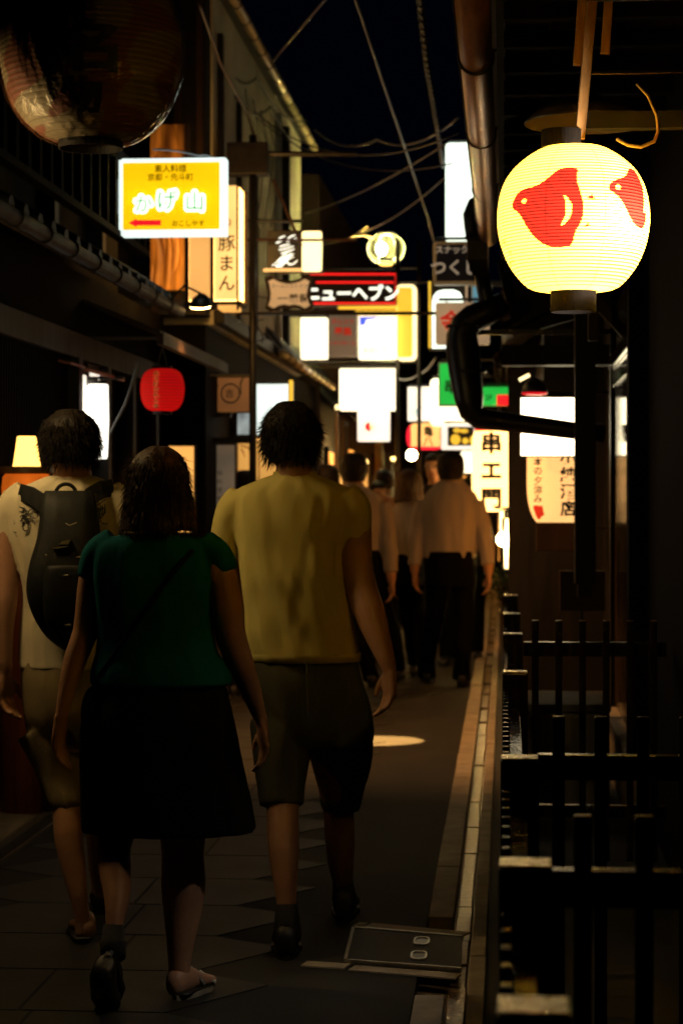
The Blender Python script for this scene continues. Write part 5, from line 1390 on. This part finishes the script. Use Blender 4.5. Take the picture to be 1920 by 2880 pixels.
armL = [(660, 1430, 7.2, 48), (640, 1500, 7.2, 44), (632, 1580, 7.21, 42), (640, 1660, 7.24, 42), (655, 1740, 7.30, 38), (672, 1830, 7.36, 26), (680, 1860, 7.38, 22)]
limb(b, armR); limb(b, armL)
hand(b, pt(1094, 1878, 7.08), Vector((.02, -.02, -1)), Vector((-.45, .9, 0)), Vector((-1, 0, 0)) , 1.02, .5)
hand(b, pt(681, 1862, 7.38), Vector((.02, .05, -1)), Vector((.3, 1, 0)), Vector((1, 0, 0)), 1.0, .45)
legL = [(800, 2060, 7.16, 78), (796, 2180, 7.14, 62), (795, 2270, 7.10, 47), (795, 2330, 7.06, 46), (798, 2400, 7.02, 44), (802, 2480, 6.98, 34), (806, 2560, 6.95, 27), (808, 2630, 6.95, 27)]
legR = [(930, 2060, 7.28, 78), (945, 2180, 7.40, 60), (950, 2270, 7.46, 44), (955, 2340, 7.50, 43), (958, 2420, 7.54, 38), (964, 2490, 7.57, 27), (966, 2560, 7.58, 25)]
limb(b, legL); limb(b, legR)
b.build('body', 'skin', p1, remesh=.0065, smooth_it=3)
hd.hair(p1, 'hair', nape=.80, thick=.015, wild=.007, strands=3200, seed=3, flip=.9, side=64)
hd.face(p1)
t = MB(); loft(t, tor, 64, fold=.012, seed=2.5, kz=3.6, ka=4.4, slant=6.0)
limb(t, [(960, 1398, 7.2, 52), (988, 1430, 7.2, 56), (1000, 1490, 7.2, 48), (998, 1538, 7.2, 44), (998, 1546, 7.2, 43)], 16, .006, 4)
limb(t, [(690, 1402, 7.2, 52), (660, 1440, 7.2, 55), (640, 1500, 7.2, 47), (634, 1556, 7.2, 42), (633, 1566, 7.2, 41)], 16, .006, 7)
sh_ = t.build('t_shirt', 'yellow_tee', p1, remesh=.0075, smooth_it=2)
MB().rings([ell_ring(pt(830, v, 7.2), r, r * .84, 40, 2) for v, r in ((1326, .0735), (1340, .079), (1345, .076), (1333, .070))], cap=False).build('neck_band', 'yellow_tee', sh_, smooth=True)
MB().rings([ell_ring(pt(860, v, 7.19), r, ry, 60, 2.2, fold=.005, seed=2, kz=2) for v, r, ry in ((1836, .1885, .1365), (1858, .1895, .1375), (1858.5, .183, .132), (1837, .182, .131))], cap=False).build('hem', 'yellow_tee', sh_, smooth=True)
t = MB(); loft(t, [(1830, 708, 1002, 7.19, .122), (1900, 698, 1016, 7.19, .135), (1980, 704, 1042, 7.20, .140), (2060, 722, 1052, 7.21, .135), (2100, 735, 1045, 7.22, .12)], 20, .006, 9, kz=4)
limb(t, [(800, 2040, 7.18, 96), (790, 2130, 7.15, 82), (792, 2200, 7.13, 70), (794, 2266, 7.11, 63)], 14, .009, 3)
limb(t, [(944, 2040, 7.26, 100), (964, 2130, 7.38, 84), (962, 2200, 7.43, 66), (956, 2262, 7.47, 58)], 14, .009, 5)
st_ = t.build('shorts', 'grey_shorts', p1, remesh=.009, smooth_it=2)
MB().tube([pt(862, 1862, 7.045), pt(864, 1930, 7.04), pt(868, 2010, 7.05)], .0025, 5).build('seam', 'grey_shorts', st_)
for L_, (hx, hv, hY), (tx, tY) in ((legL, (806, 2600, 6.90), (806, 7.14)), (legR, (966, 2530, 7.54), (976, 7.79))):
    hx_ = pt(hx, 0, hY).x; g0 = Vector((hx_, hY - .02, 0)); g1 = Vector((pt(tx, 0, tY).x, tY, 0))
    s_o = shoe(p1, g0, g1, h=.10, w=.050)
    a_ = pt(*L_[-2][:3]); a2 = Vector((hx_, hY + .03, .075))
    MB().tube([a2, a2.lerp(a_, .5), a_ + UP * .02], [.046, .042, .036], 16).build('sock', 'sock', p1, smooth=True)

# ---------------------------------------------------------------- woman in the teal top
p2 = thing('person', (pt(460, 0, 6.35).x, 6.35, 0), 'woman in a teal top and black skirt walking away with bobbed hair', 'person', GRP)
hd = Head(447, 1262, 1478, 6.35)
b = MB(); hd.skull(b)
limb(b, [(446, 1420, 6.34, 46), (445, 1470, 6.34, 52), (444, 1510, 6.35, 64), (442, 1560, 6.35, 90)])
tor = [(1500, 352, 530, 6.35, .075), (1520, 292, 588, 6.35, .092), (1550, 266, 612, 6.35, .105), (1610, 256, 616, 6.35, .118), (1690, 264, 606, 6.35, .126), (1770, 272, 600, 6.35, .126), (1830, 270, 612, 6.35, .134), (1880, 256, 646, 6.35, .152), (1925, 252, 656, 6.35, .162)]
loft(b, tor[1:], inset=.012)
loft(b, [(1880, 262, 640, 6.35, .140), (1990, 240, 656, 6.35, .16), (2090, 258, 640, 6.35, .15), (2180, 290, 610, 6.35, .12)], 8, inset=.015)
armL = [(288, 1555, 6.35, 44), (262, 1620, 6.35, 40), (250, 1700, 6.34, 37), (240, 1780, 6.33, 36), (214, 1850, 6.31, 34), (192, 1930, 6.28, 27), (174, 2010, 6.25, 19), (171, 2030, 6.25, 18)]
armR = [(596, 1565, 6.35, 48), (625, 1640, 6.35, 46), (638, 1720, 6.35, 45), (652, 1800, 6.37, 43), (682, 1880, 6.40, 37), (708, 1950, 6.43, 29), (732, 2020, 6.46, 20), (736, 2040, 6.46, 19)]
limb(b, armL); limb(b, armR)
hand(b, pt(171, 2030, 6.25), Vector((-.03, -.03, -1)), Vector((.5, 1, 0)), Vector((1, 0, 0)), .86, .4)
hand(b, pt(737, 2040, 6.46), Vector((.10, .03, -1)), Vector((-.4, 1, 0)), Vector((-1, 0, 0)), .86, .45)
limb(b, [(370, 2150, 6.40, 84), (340, 2280, 6.38, 68), (322, 2370, 6.33, 50), (324, 2440, 6.26, 47), (330, 2520, 6.19, 38), (322, 2600, 6.13, 25), (318, 2650, 6.12, 23)])
limb(b, [(520, 2150, 6.35, 90), (516, 2290, 6.36, 74), (514, 2400, 6.36, 60), (516, 2480, 6.36, 64), (514, 2560, 6.36, 56), (508, 2650, 6.35, 40), (505, 2720, 6.35, 32), (506, 2770, 6.36, 34)])
b.build('body', 'skin', p2, remesh=.0065, smooth_it=3)
hr = hd.hair(p2, 'hair_brown', nape=1.08, thick=.016, wild=.006, strands=3200, long=.035, seed=5, side=70)
hd.face(p2)
t = MB(); loft(t, tor, 50, fold=.006, seed=8.5, kz=3.2, ka=3.6, slant=-2)
limb(t, [(330, 1530, 6.35, 52), (282, 1562, 6.35, 52), (262, 1600, 6.35, 45), (256, 1626, 6.35, 41)], 12, .004, 4)
limb(t, [(560, 1535, 6.35, 52), (604, 1566, 6.35, 52), (624, 1596, 6.35, 46), (632, 1612, 6.35, 42)], 12, .004, 6)
tp_ = t.build('top', 'teal_top', p2, remesh=.0075, smooth_it=2)
t = MB(); loft(t, [(1885, 276, 626, 6.35, .138), (1932, 258, 644, 6.35, .154), (2040, 226, 670, 6.35, .175), (2160, 222, 694, 6.36, .185), (2260, 224, 716, 6.37, .19), (2332, 226, 728, 6.38, .195)], 40, .014, 5.5, kz=1.0, ka=3.4)
t.build('skirt', 'black_cloth', p2, remesh=.010, smooth_it=2)
heel = pt(318, 2668, 6.10); toe = Vector((pt(312, 0, 6.24).x, 6.235, .012))
shoe(p2, heel + Vector((0, -.035, 0)), toe, h=.085, w=.046, up=Vector((0, -1, .35)).normalized())
g0 = Vector((pt(500, 0, 6.3).x, 6.30, 0)); g1 = Vector((pt(585, 0, 6.5).x, 6.50, 0))
fb = MB(); bare_foot(fb, Vector((pt(506, 0, 6.35).x, 6.345, 0)), g1); fb.build('foot', 'skin', p2, smooth=True)
sd_ = shoe(p2, g0, g1, h=.012, w=.046, sole=True, sandal=True)
MB().tube([pt(321, 2600, 6.125), pt(318, 2650, 6.115), heel + Vector((0, .0, .02)), heel + Vector((0, .01, -.03))], [.030, .034, .040, .036], 14).build('sock', 'sock', p2, smooth=True)
MB().tube([g1 * .35 + g0 * .65 + Vector((-.045, .0, .03)), g1 * .42 + g0 * .58 + UP * .088, g1 * .35 + g0 * .65 + Vector((.046, .02, .03))], .006, 6).build('strap', 'steel', sd_)
MB().tube([g1 * .72 + g0 * .28 + Vector((-.045, .01, .025)), g1 * .72 + g0 * .28 + UP * .058, g1 * .72 + g0 * .28 + Vector((.048, .0, .025))], .006, 6).build('strap', 'steel', sd_)
# shoulder bag strap across her back
bg = thing('shoulder_bag', pt(600, 1900, 6.2), 'dark shoulder bag strap worn across the back of the woman in teal', 'bag')
def on_back(u, v, keys, out=.006):
    ks = interp(keys, 60); k = min(ks, key=lambda q: abs(q[0] - v))
    cx = (k[1] + k[2]) / 2; rx = (k[2] - k[1]) / 2; x = max(-.97, min(.97, (u - cx) / rx))
    return pt(u, v, k[3]) - FW * (k[4] * math.sqrt(1 - abs(x) ** 2.2) + out)
MB().tube([on_back(u, v, tor, .008) for u, v in ((548, 1545), (500, 1600), (450, 1670), (400, 1740), (350, 1810), (300, 1880), (276, 1912))], .0075, 6).build('strap', 'black_cloth', bg, smooth=True)
c = pt(262, 2010, 6.28)
MB().ell(c, .035, .06, .085, 16, 10).build('pouch', 'black_cloth', bg, smooth=True)
MB().tube([pt(276, 1912, 6.24), c + UP * .08], .0075, 6).build('strap', 'black_cloth', bg)

# ---------------------------------------------------------------- man with the backpack
p3 = thing('person', (pt(190, 0, 7.2).x, 7.2, 0), 'man in a printed cream T-shirt and khaki shorts wearing a backpack', 'person', GRP)
hd = Head(198, 1158, 1352, 7.2, yaw=-8)
b = MB(); hd.skull(b)
limb(b, [(205, 1280, 7.19, 50), (206, 1320, 7.19, 52), (203, 1360, 7.2, 62), (198, 1420, 7.2, 80)])
tor = [(1338, 140, 268, 7.20, .060), (1356, 92, 310, 7.20, .082), (1382, 40, 342, 7.20, .100), (1420, 20, 356, 7.20, .112), (1500, 26, 350, 7.20, .124), (1600, 52, 344, 7.20, .130), (1690, 66, 342, 7.20, .130), (1780, 60, 342, 7.20, .132), (1850, 58, 346, 7.20, .134), (1880, 58, 348, 7.20, .136)]
loft(b, tor[1:], inset=.012)
loft(b, [(1850, 62, 340, 7.2, .12), (1940, 64, 340, 7.2, .125), (2040, 84, 330, 7.2, .12), (2110, 110, 310, 7.2, .10)], 8, inset=.012)
aL = [(44, 1430, 7.2, 48), (22, 1510, 7.19, 45), (14, 1600, 7.17, 44), (8, 1690, 7.14, 43), (4, 1770, 7.12, 36), (10, 1860, 7.10, 26), (14, 1890, 7.10, 23)]
aR = [(335, 1430, 7.2, 48), (356, 1510, 7.2, 44), (364, 1600, 7.2, 42), (368, 1690, 7.22, 40), (368, 1780, 7.25, 34), (362, 1860, 7.28, 25), (360, 1890, 7.28, 22)]
limb(b, aL); limb(b, aR)
hand(b, pt(14, 1892, 7.10), Vector((.02, .02, -1)), Vector((.4, 1, 0)), Vector((1, 0, 0)), 1.0, .5)
hand(b, pt(360, 1892, 7.28), Vector((0, .02, -1)), Vector((-.4, 1, 0)), Vector((-1, 0, 0)), 1.0, .5)
limb(b, [(140, 2060, 7.2, 74), (172, 2180, 7.18, 58), (186, 2270, 7.15, 40), (192, 2340, 7.13, 42), (204, 2420, 7.12, 38), (222, 2520, 7.10, 26), (232, 2590, 7.10, 22), (236, 2630, 7.10, 24)])
limb(b, [(280, 2060, 7.3, 74), (284, 2180, 7.4, 58), (284, 2260, 7.48, 44), (284, 2340, 7.52, 42), (284, 2420, 7.56, 36), (284, 2500, 7.60, 26), (286, 2560, 7.62, 24)])
b.build('body', 'skin', p3, remesh=.0065, smooth_it=3)
fb = MB(); bare_foot(fb, Vector((pt(238, 0, 7.1).x, 7.13, 0)), Vector((pt(222, 0, 7.3).x, 7.31, 0))); fb.build('foot', 'skin', p3, smooth=True)
shoe(p3, Vector((pt(240, 0, 7.1).x, 7.07, 0)), Vector((pt(222, 0, 7.33).x, 7.33, 0)), h=.012, w=.047, sandal=False)
shoe(p3, Vector((pt(286, 0, 7.6).x, 7.58, 0)), Vector((pt(286, 0, 7.8).x, 7.82, 0)), h=.08, w=.047)
hd.hair(p3, 'hair', nape=.76, thick=.020, wild=.005, strands=2800, seed=11, side=62)
hd.face(p3)
t = MB(); loft(t, tor, 56, fold=.015, seed=14.5, kz=3.0, ka=3.6, slant=3)
limb(t, [(80, 1398, 7.2, 54), (44, 1430, 7.2, 56), (26, 1510, 7.2, 52), (20, 1590, 7.19, 49), (20, 1606, 7.19, 48)], 16, .006, 4)
limb(t, [(300, 1398, 7.2, 54), (334, 1430, 7.2, 56), (352, 1510, 7.2, 50), (358, 1590, 7.2, 47)], 16, .006, 6)
ts_ = t.build('t_shirt', 'white_tee', p3, remesh=.0075, smooth_it=2)
# ink drawing printed on both shoulder blades
def scribble(seed, cu, cv, su, sv, n):
    r_ = random.Random(seed); m = MB()
    for _ in range(n):
        u = cu + r_.gauss(0, su); v = cv + r_.gauss(0, sv); L = []
        a = r_.uniform(0, 6.28); cst = r_.uniform(-.9, .9)
        for k in range(6):
            L.append(on_back(u, v, tor, .0095)); u += cos(a) * 7; v += sin(a) * 7; a += cst
        m.tube(L, .0016, 4)
    return m
scribble(2, 78, 1468, 12, 20, 26).build('print', 'ink', ts_); scribble(6, 284, 1430, 10, 22, 20).build('print', 'ink', ts_)
t = MB(); loft(t, [(1850, 62, 340, 7.2, .126), (1920, 58, 350, 7.2, .140), (2010, 66, 356, 7.2, .142), (2080, 84, 350, 7.22, .13), (2110, 100, 340, 7.24, .11)], 18, .006, 19, kz=5)
limb(t, [(140, 2050, 7.2, 92), (160, 2120, 7.19, 80), (176, 2190, 7.18, 64), (188, 2244, 7.16, 54), (190, 2256, 7.16, 52)], 14, .010, 3)
limb(t, [(286, 2050, 7.28, 88), (286, 2120, 7.36, 78), (284, 2190, 7.42, 64), (284, 2250, 7.47, 54)], 14, .010, 8)
t.build('shorts', 'khaki', p3, remesh=.009, smooth_it=2)
# backpack
bp_ = thing('backpack', pt(180, 1810, 7.02), 'bulging black daypack with a loop handle on the back of the left man', 'backpack')
def slab_pts(keys, n=30):
    return keys
m = MB(); rs_ = []
for v, ul, ur, d in interp([(1380, 126, 262, .04), (1420, 116, 274, .09), (1500, 108, 284, .13), (1590, 84, 290, .16), (1660, 78, 292, .17), (1730, 96, 288, .16), (1790, 132, 276, .13), (1826, 176, 254, .07)], 36):
    c = pt((ul + ur) / 2, v, 7.055 - d / 2 * .9)
    rs_.append(ell_ring(c, (ur - ul) / 2 * 7.0 / F, d / 2 + .01, 40, 3.0, fold=.004, seed=4))
m.rings(rs_).build('bag', 'pack', bp_, smooth=True)
m = MB(); rs_ = []
for v, ul, ur, d in interp([(1590, 150, 268, .03), (1600, 130, 276, .06), (1680, 122, 278, .075), (1750, 130, 270, .065), (1790, 160, 258, .03)], 20):
    rs_.append(ell_ring(pt((ul + ur) / 2, v, 6.90), (ur - ul) / 2 * 6.9 / F, d / 2 + .02, 36, 3.2))
m.rings(rs_).build('front_pocket', 'pack', bp_, smooth=True)
MB().tube([pt(u, v, 6.975) for u, v in ((112, 1470), (104, 1530), (96, 1600), (100, 1680))], .0025, 5).build('zip', 'pack_trim', bp_)
MB().tube([pt(u, v, 6.905) for u, v in ((128, 1560), (190, 1572), (262, 1560))], .003, 5).build('zip', 'pack_trim', bp_)
MB().torus(pt(186, 1390, 7.03), .034, .0065, 28, 6, (RT, UP, FW)).build('handle_loop', 'pack_trim' if 0 else 'pack', bp_, smooth=True)
for k_, L_ in enumerate((((62, 1384), (100, 1394), (130, 1412), (152, 1432)), ((324, 1372), (296, 1376), (270, 1392), (246, 1420)))):
    pts_ = [on_back(u, v, tor, .012) for u, v in L_]
    q = []
    for i, p in enumerate(pts_):
        a = pts_[max(i - 1, 0)]; c_ = pts_[min(i + 1, 3)]; n_ = (c_ - a).normalized().cross(FW).normalized()
        q.append([p + n_ * .030 - FW * .007, p - n_ * .030 - FW * .007, p - n_ * .030 + FW * .008, p + n_ * .030 + FW * .008])
    MB().rings(q).build('shoulder_strap', 'pack', bp_, bevel=.003)
MB().tube([pt(u, v, 6.862) for u, v in ((180, 1601), (205, 1600), (232, 1600))], .0055, 6).build('trim', 'pack_trim', bp_)
for k in range(6): MB().tube([pt(172 + k * 2.2, 1618 + k * 28, 6.85), pt(192 + k * 1.5, 1618 + k * 28, 6.848)], .0035, 5).build('webbing_loop', 'pack_trim', bp_)
MB().tube([pt(176, 1606, 6.852), pt(182, 1700, 6.845), pt(190, 1782, 6.87)], .004, 5).build('webbing', 'pack', bp_)
m = MB(); m.prism([pt(u, v, 6.895) for u, v in ((147, 1541), (190, 1535), (191, 1538), (148, 1544))], (0, .03, 0)); m.prism([pt(u, v, 6.895) for u, v in ((166, 1531), (176, 1522), (198, 1518), (192, 1531))], (0, .03, 0))
m.build('badge', 'pack_trim', bp_)
MB().tube([pt(186, 1472, 6.91), pt(196, 1478, 6.90), (pt(216, 1470, 6.905))], .002, 5).build('zip_pull', 'pack_trim', bp_)

# ---------------------------------------------------------------- three far men in shirts
def shirt_man(label, Y, head, collar, tor, arms, hands, legs, hem, shirt='white_shirt', seed=1, long=None, hmat='hair', yaw=0, feet=True, pelvis=None):
    t = thing('person', (pt((head[0]), 0, Y).x, Y, 0), label, 'person', GRP)
    hd = Head(head[0], head[1], head[2], Y, yaw)
    b = MB(); hd.skull(b)
    u = (collar[0] + collar[1]) / 2; r = (collar[1] - collar[0]) / 2
    limb(b, [(u, collar[2] - 40, Y, r * .86), (u, collar[2], Y, r * .9), (u, collar[2] + 30, Y, r)])
    loft(b, tor[1:], 12, inset=.02)
    for a in arms: limb(b, a)
    for (hu, hv, hY), s in hands: hand(b, pt(hu, hv, hY), Vector((0, 0, -1)), Vector((-.3 * s, 1, 0)), Vector((-s, 0, 0)), 1.05, .5)
    loft(b, pelvis, 8, inset=.02)
    for l in legs: limb(b, l, add=-.02)
    b.build('body', 'skin', t, remesh=.010, smooth_it=2)
    hd.hair(t, hmat, nape=.82 if long is None else 1.0, thick=.020, wild=.006, strands=120, seed=seed, long=long, side=62)
    hd.face(t)
    m = MB(); loft(m, tor, 34, .016, seed * 3.1, kz=2.2, ka=3.6)
    for a in arms: limb(m, a[:-1], 16, .012, seed + 2, add=.014)
    so_ = m.build('shirt', shirt, t, remesh=.012, smooth_it=1)
    MB().rings([ell_ring(pt(u, v, Y), r_ * Y / F, r_ * Y / F * .95, 24, 2) for v, r_ in ((collar[2] - 12, r + 1), (collar[2] + 6, r + 6), (collar[2] + 8, r + 2), (collar[2] - 10, r - 2))], cap=False).build('collar', shirt, so_, smooth=True)
    m = MB(); loft(m, pelvis, 14, .004, seed, inset=-.006)
    for l in legs: limb(m, l, 18, .012, seed + 4)
    tr = m.build('trousers', 'dark_trousers', t, remesh=.012, smooth_it=1)
    MB().rings([ell_ring(pt((hem[1] + hem[2]) / 2, v, Y), (hem[2] - hem[1]) / 2 * Y / F * 1.01, .132, 32, 2.2) for v in (hem[0] - 4, hem[0] + 9)]).build('belt', 'shoe', t)
    for l in legs:
        u_, v_, Y_, _ = l[-1]; x = pt(u_, 0, Y_).x
        shoe(t, Vector((x, Y_ - .07, 0)), Vector((x + .02, Y_ + .22, 0)), h=.09, w=.05)
    return t
Y = 17.1
shirt_man('tall man in a pale shirt and black trousers nearest the tall white lantern', Y, (1266, 1272, 1366), (1240, 1300, 1352),
    [(1350, 1236, 1304, Y, .08), (1372, 1212, 1322, Y, .11), (1396, 1192, 1342, Y, .13), (1440, 1184, 1348, Y, .15), (1500, 1190, 1340, Y, .155), (1560, 1194, 1336, Y, .15), (1574, 1196, 1334, Y, .148)],
    [[(1196, 1412, Y, 22), (1180, 1470, Y, 21), (1170, 1530, Y - .03, 18), (1166, 1590, Y - .05, 14), (1166, 1612, Y - .05, 11)], [(1336, 1412, Y, 22), (1352, 1470, Y, 21), (1364, 1530, Y - .03, 19), (1372, 1590, Y - .06, 15), (1373, 1616, Y - .06, 11)]],
    [((1167, 1612, Y - .05), -1), ((1373, 1616, Y - .06), 1)],
    [[(1232, 1600, Y, 36), (1226, 1690, Y + .05, 31), (1212, 1780, Y + .12, 25), (1202, 1850, Y + .16, 23), (1200, 1905, Y + .18, 25)], [(1298, 1600, Y, 36), (1306, 1690, Y - .02, 30), (1304, 1780, Y - .06, 25), (1300, 1850, Y - .1, 23), (1297, 1912, Y - .12, 25)]],
    (1560, 1196, 1334), seed=2, pelvis=[(1550, 1196, 1334, Y, .15), (1600, 1194, 1337, Y, .155), (1650, 1196, 1336, Y, .14)])
Y = 17.0
shirt_man('man in a pinkish shirt half hidden by the yellow T-shirt', Y, (994, 1276, 1372), (965, 1023, 1372),
    [(1368, 960, 1028, Y, .08), (1384, 936, 1052, Y, .11), (1404, 920, 1076, Y, .13), (1450, 926, 1076, Y, .145), (1510, 934, 1070, Y, .145), (1556, 938, 1068, Y, .14), (1566, 940, 1066, Y, .138)],
    [[(930, 1420, Y, 21), (918, 1480, Y, 20), (914, 1540, Y, 17), (916, 1590, Y, 14), (917, 1612, Y, 11)], [(1072, 1416, Y, 22), (1086, 1476, Y, 20), (1094, 1540, Y - .02, 18), (1099, 1610, Y - .04, 14), (1101, 1636, Y - .04, 11)]],
    [((917, 1612, Y), -1), ((1102, 1638, Y - .04), 1)],
    [[(972, 1600, Y, 36), (980, 1690, Y + .02, 30), (1010, 1790, Y - .05, 24), (1030, 1860, Y - .1, 22), (1044, 1912, Y - .14, 24)], [(1040, 1600, Y, 36), (1072, 1690, Y + .05, 30), (1100, 1770, Y + .2, 25), (1114, 1840, Y + .3, 22), (1116, 1884, Y + .35, 23)]],
    (1556, 938, 1068), seed=4, pelvis=[(1546, 940, 1068, Y, .145), (1600, 936, 1076, Y, .15), (1650, 940, 1078, Y, .14)])
Y = 17.6
shirt_man('person with long dark hair and a dim shirt between the two far men', Y, (1150, 1322, 1412), (1128, 1172, 1418),
    [(1410, 1122, 1176, Y, .08), (1424, 1108, 1196, Y, .10), (1446, 1098, 1206, Y, .12), (1490, 1100, 1204, Y, .135), (1540, 1108, 1200, Y, .135), (1566, 1110, 1200, Y, .135)],
    [[(1108, 1454, Y, 19), (1100, 1510, Y, 17), (1100, 1570, Y, 14), (1104, 1610, Y, 12), (1105, 1630, Y, 10)], [(1200, 1454, Y, 19), (1206, 1510, Y, 17), (1206, 1570, Y, 14), (1204, 1610, Y, 12), (1204, 1630, Y, 10)]],
    [((1105, 1630, Y), -1), ((1204, 1630, Y), 1)],
    [[(1132, 1610, Y, 30), (1140, 1690, Y + .05, 26), (1152, 1770, Y + .12, 21), (1160, 1830, Y + .18, 19), (1164, 1866, Y + .22, 20)], [(1178, 1610, Y, 30), (1184, 1690, Y, 26), (1188, 1770, Y - .05, 21), (1190, 1840, Y - .1, 19), (1190, 1896, Y - .1, 20)]],
    (1564, 1110, 1200), seed=6, long=.03, hmat='hair_brown', pelvis=[(1556, 1110, 1200, Y, .135), (1600, 1106, 1206, Y, .145), (1650, 1108, 1206, Y, .13)])

# ---------------------------------------------------------------- partly seen people further on
def bystander(label, u, vtop, Y, yaw, top, hair='hair', long=None, seed=1, raised=None, glasses=False):
    X = pt(u, 0, Y).x; zt = pt(u, vtop, Y).z; k = zt / 1.72; c = Vector((X, Y, 0))
    t = thing('person', c, label, 'person', GRP)
    f = FW * cos(R(yaw)) + RT * sin(R(yaw)); x = f.cross(UP)
    def W(a, b_, z): return c + x * (a * k) + f * (b_ * k) + UP * (z * k)
    hd = Head(u, vtop + 3, vtop + 3 + .225 * k * F / Y, Y, yaw)
    b = MB(); hd.skull(b)
    def TR(keys, ins=0): return [ell_ring(W(0, 0, z), (rx - ins) * k, (ry - ins) * k, 28, 2.2, x, f) for z, rx, ry in keys]
    tk = [(1.46, .075, .065), (1.42, .16, .09), (1.36, .205, .105), (1.22, .185, .12), (1.05, .165, .115), (.92, .18, .125)]
    b.tube([W(0, 0, 1.40), W(0, 0, 1.52)], .052 * k, 14); b.rings(TR(tk, .02))
    arms = []
    for d in (-1, 1):
        if raised == d:
            pts_ = [W(d * .19, 0, 1.38), W(d * .24, .10, 1.16), W(d * .22, .22, 1.20), W(d * .09, .17, 1.47)]
        else: pts_ = [W(d * .20, 0, 1.37), W(d * .235, -.02, 1.10), W(d * .23, .05, .86)]
        arms.append(pts_); b.tube(pts_, [.045 * k, .04 * k, .034 * k, .028 * k][:len(pts_)], 12)
        w = pts_[-1]; dv = (w - pts_[-2]).normalized()
        hand(b, w, dv, f if raised != d else -x * d, -x * d if raised != d else -f, .95 * k, .6)
        b.tube([W(d * .09, 0, .9), W(d * .10, .02, .48), W(d * .10, -.02, .07)], [.08 * k, .055 * k, .04 * k], 12)
    b.build('body', 'skin', t, remesh=.012, smooth_it=1)
    hd.hair(t, hair, nape=.8 if long is None else 1.15, thick=.018, wild=.006, strands=80, seed=seed, long=long, side=60)
    hd.face(t)
    m = MB(); m.rings(TR(tk))
    for a in arms: m.tube(a[:2] if raised is None else a[:2], [.062 * k, .055 * k], 14)
    m.build('shirt', top, t, remesh=.014, smooth_it=1)
    m = MB(); m.rings(TR([(.98, .17, .12), (.90, .185, .13), (.8, .17, .12)]))
    for d in (-1, 1): m.tube([W(d * .09, 0, .88), W(d * .10, .02, .48), W(d * .10, -.02, .06)], [.10 * k, .075 * k, .065 * k], 14)
    m.build('trousers', 'dark_trousers', t, remesh=.014, smooth_it=1)
    for d in (-1, 1): shoe(t, W(d * .10, -.09, 0), W(d * .11, .18, 0), h=.08 * k, w=.046 * k)
    if glasses:
        g = MB()
        for d in (-1, 1): g.torus(hd.p(d * .034, .106, .475), .020, .0025, 16, 5, (hd.x, UP, hd.f))
        g.tube([hd.p(-.015, .108, .46), hd.p(.015, .108, .46)], .002, 5)
        g.build('glasses', 'steel', t)
    return t
bystander('person with short dark hair standing before the shadow screen', 687, 1322, 16.1, -20, 'dark_coat', seed=21)
bystander('person whose dark head shows beside the yellow T-shirt collar', 918, 1306, 15.0, 0, 'dark_coat', seed=22)
bystander('dark haired person with their back turned beyond the pinkish shirt', 1078, 1320, 20.6, 10, 'dark_coat', seed=23)
bystander('woman facing the camera with a hand raised to her cheek', 1064, 1352, 19.6, 160, 'orange_cloth', seed=24, long=.02, raised=-1)
bystander('man with glasses facing the camera behind the tall shirted man', 1222, 1272, 19.2, 200, 'dark_coat', seed=25, glasses=True)
bystander('pale faced person right behind the shoulder of the tall shirted man', 1312, 1344, 20.0, 185, 'dark_coat', seed=26)
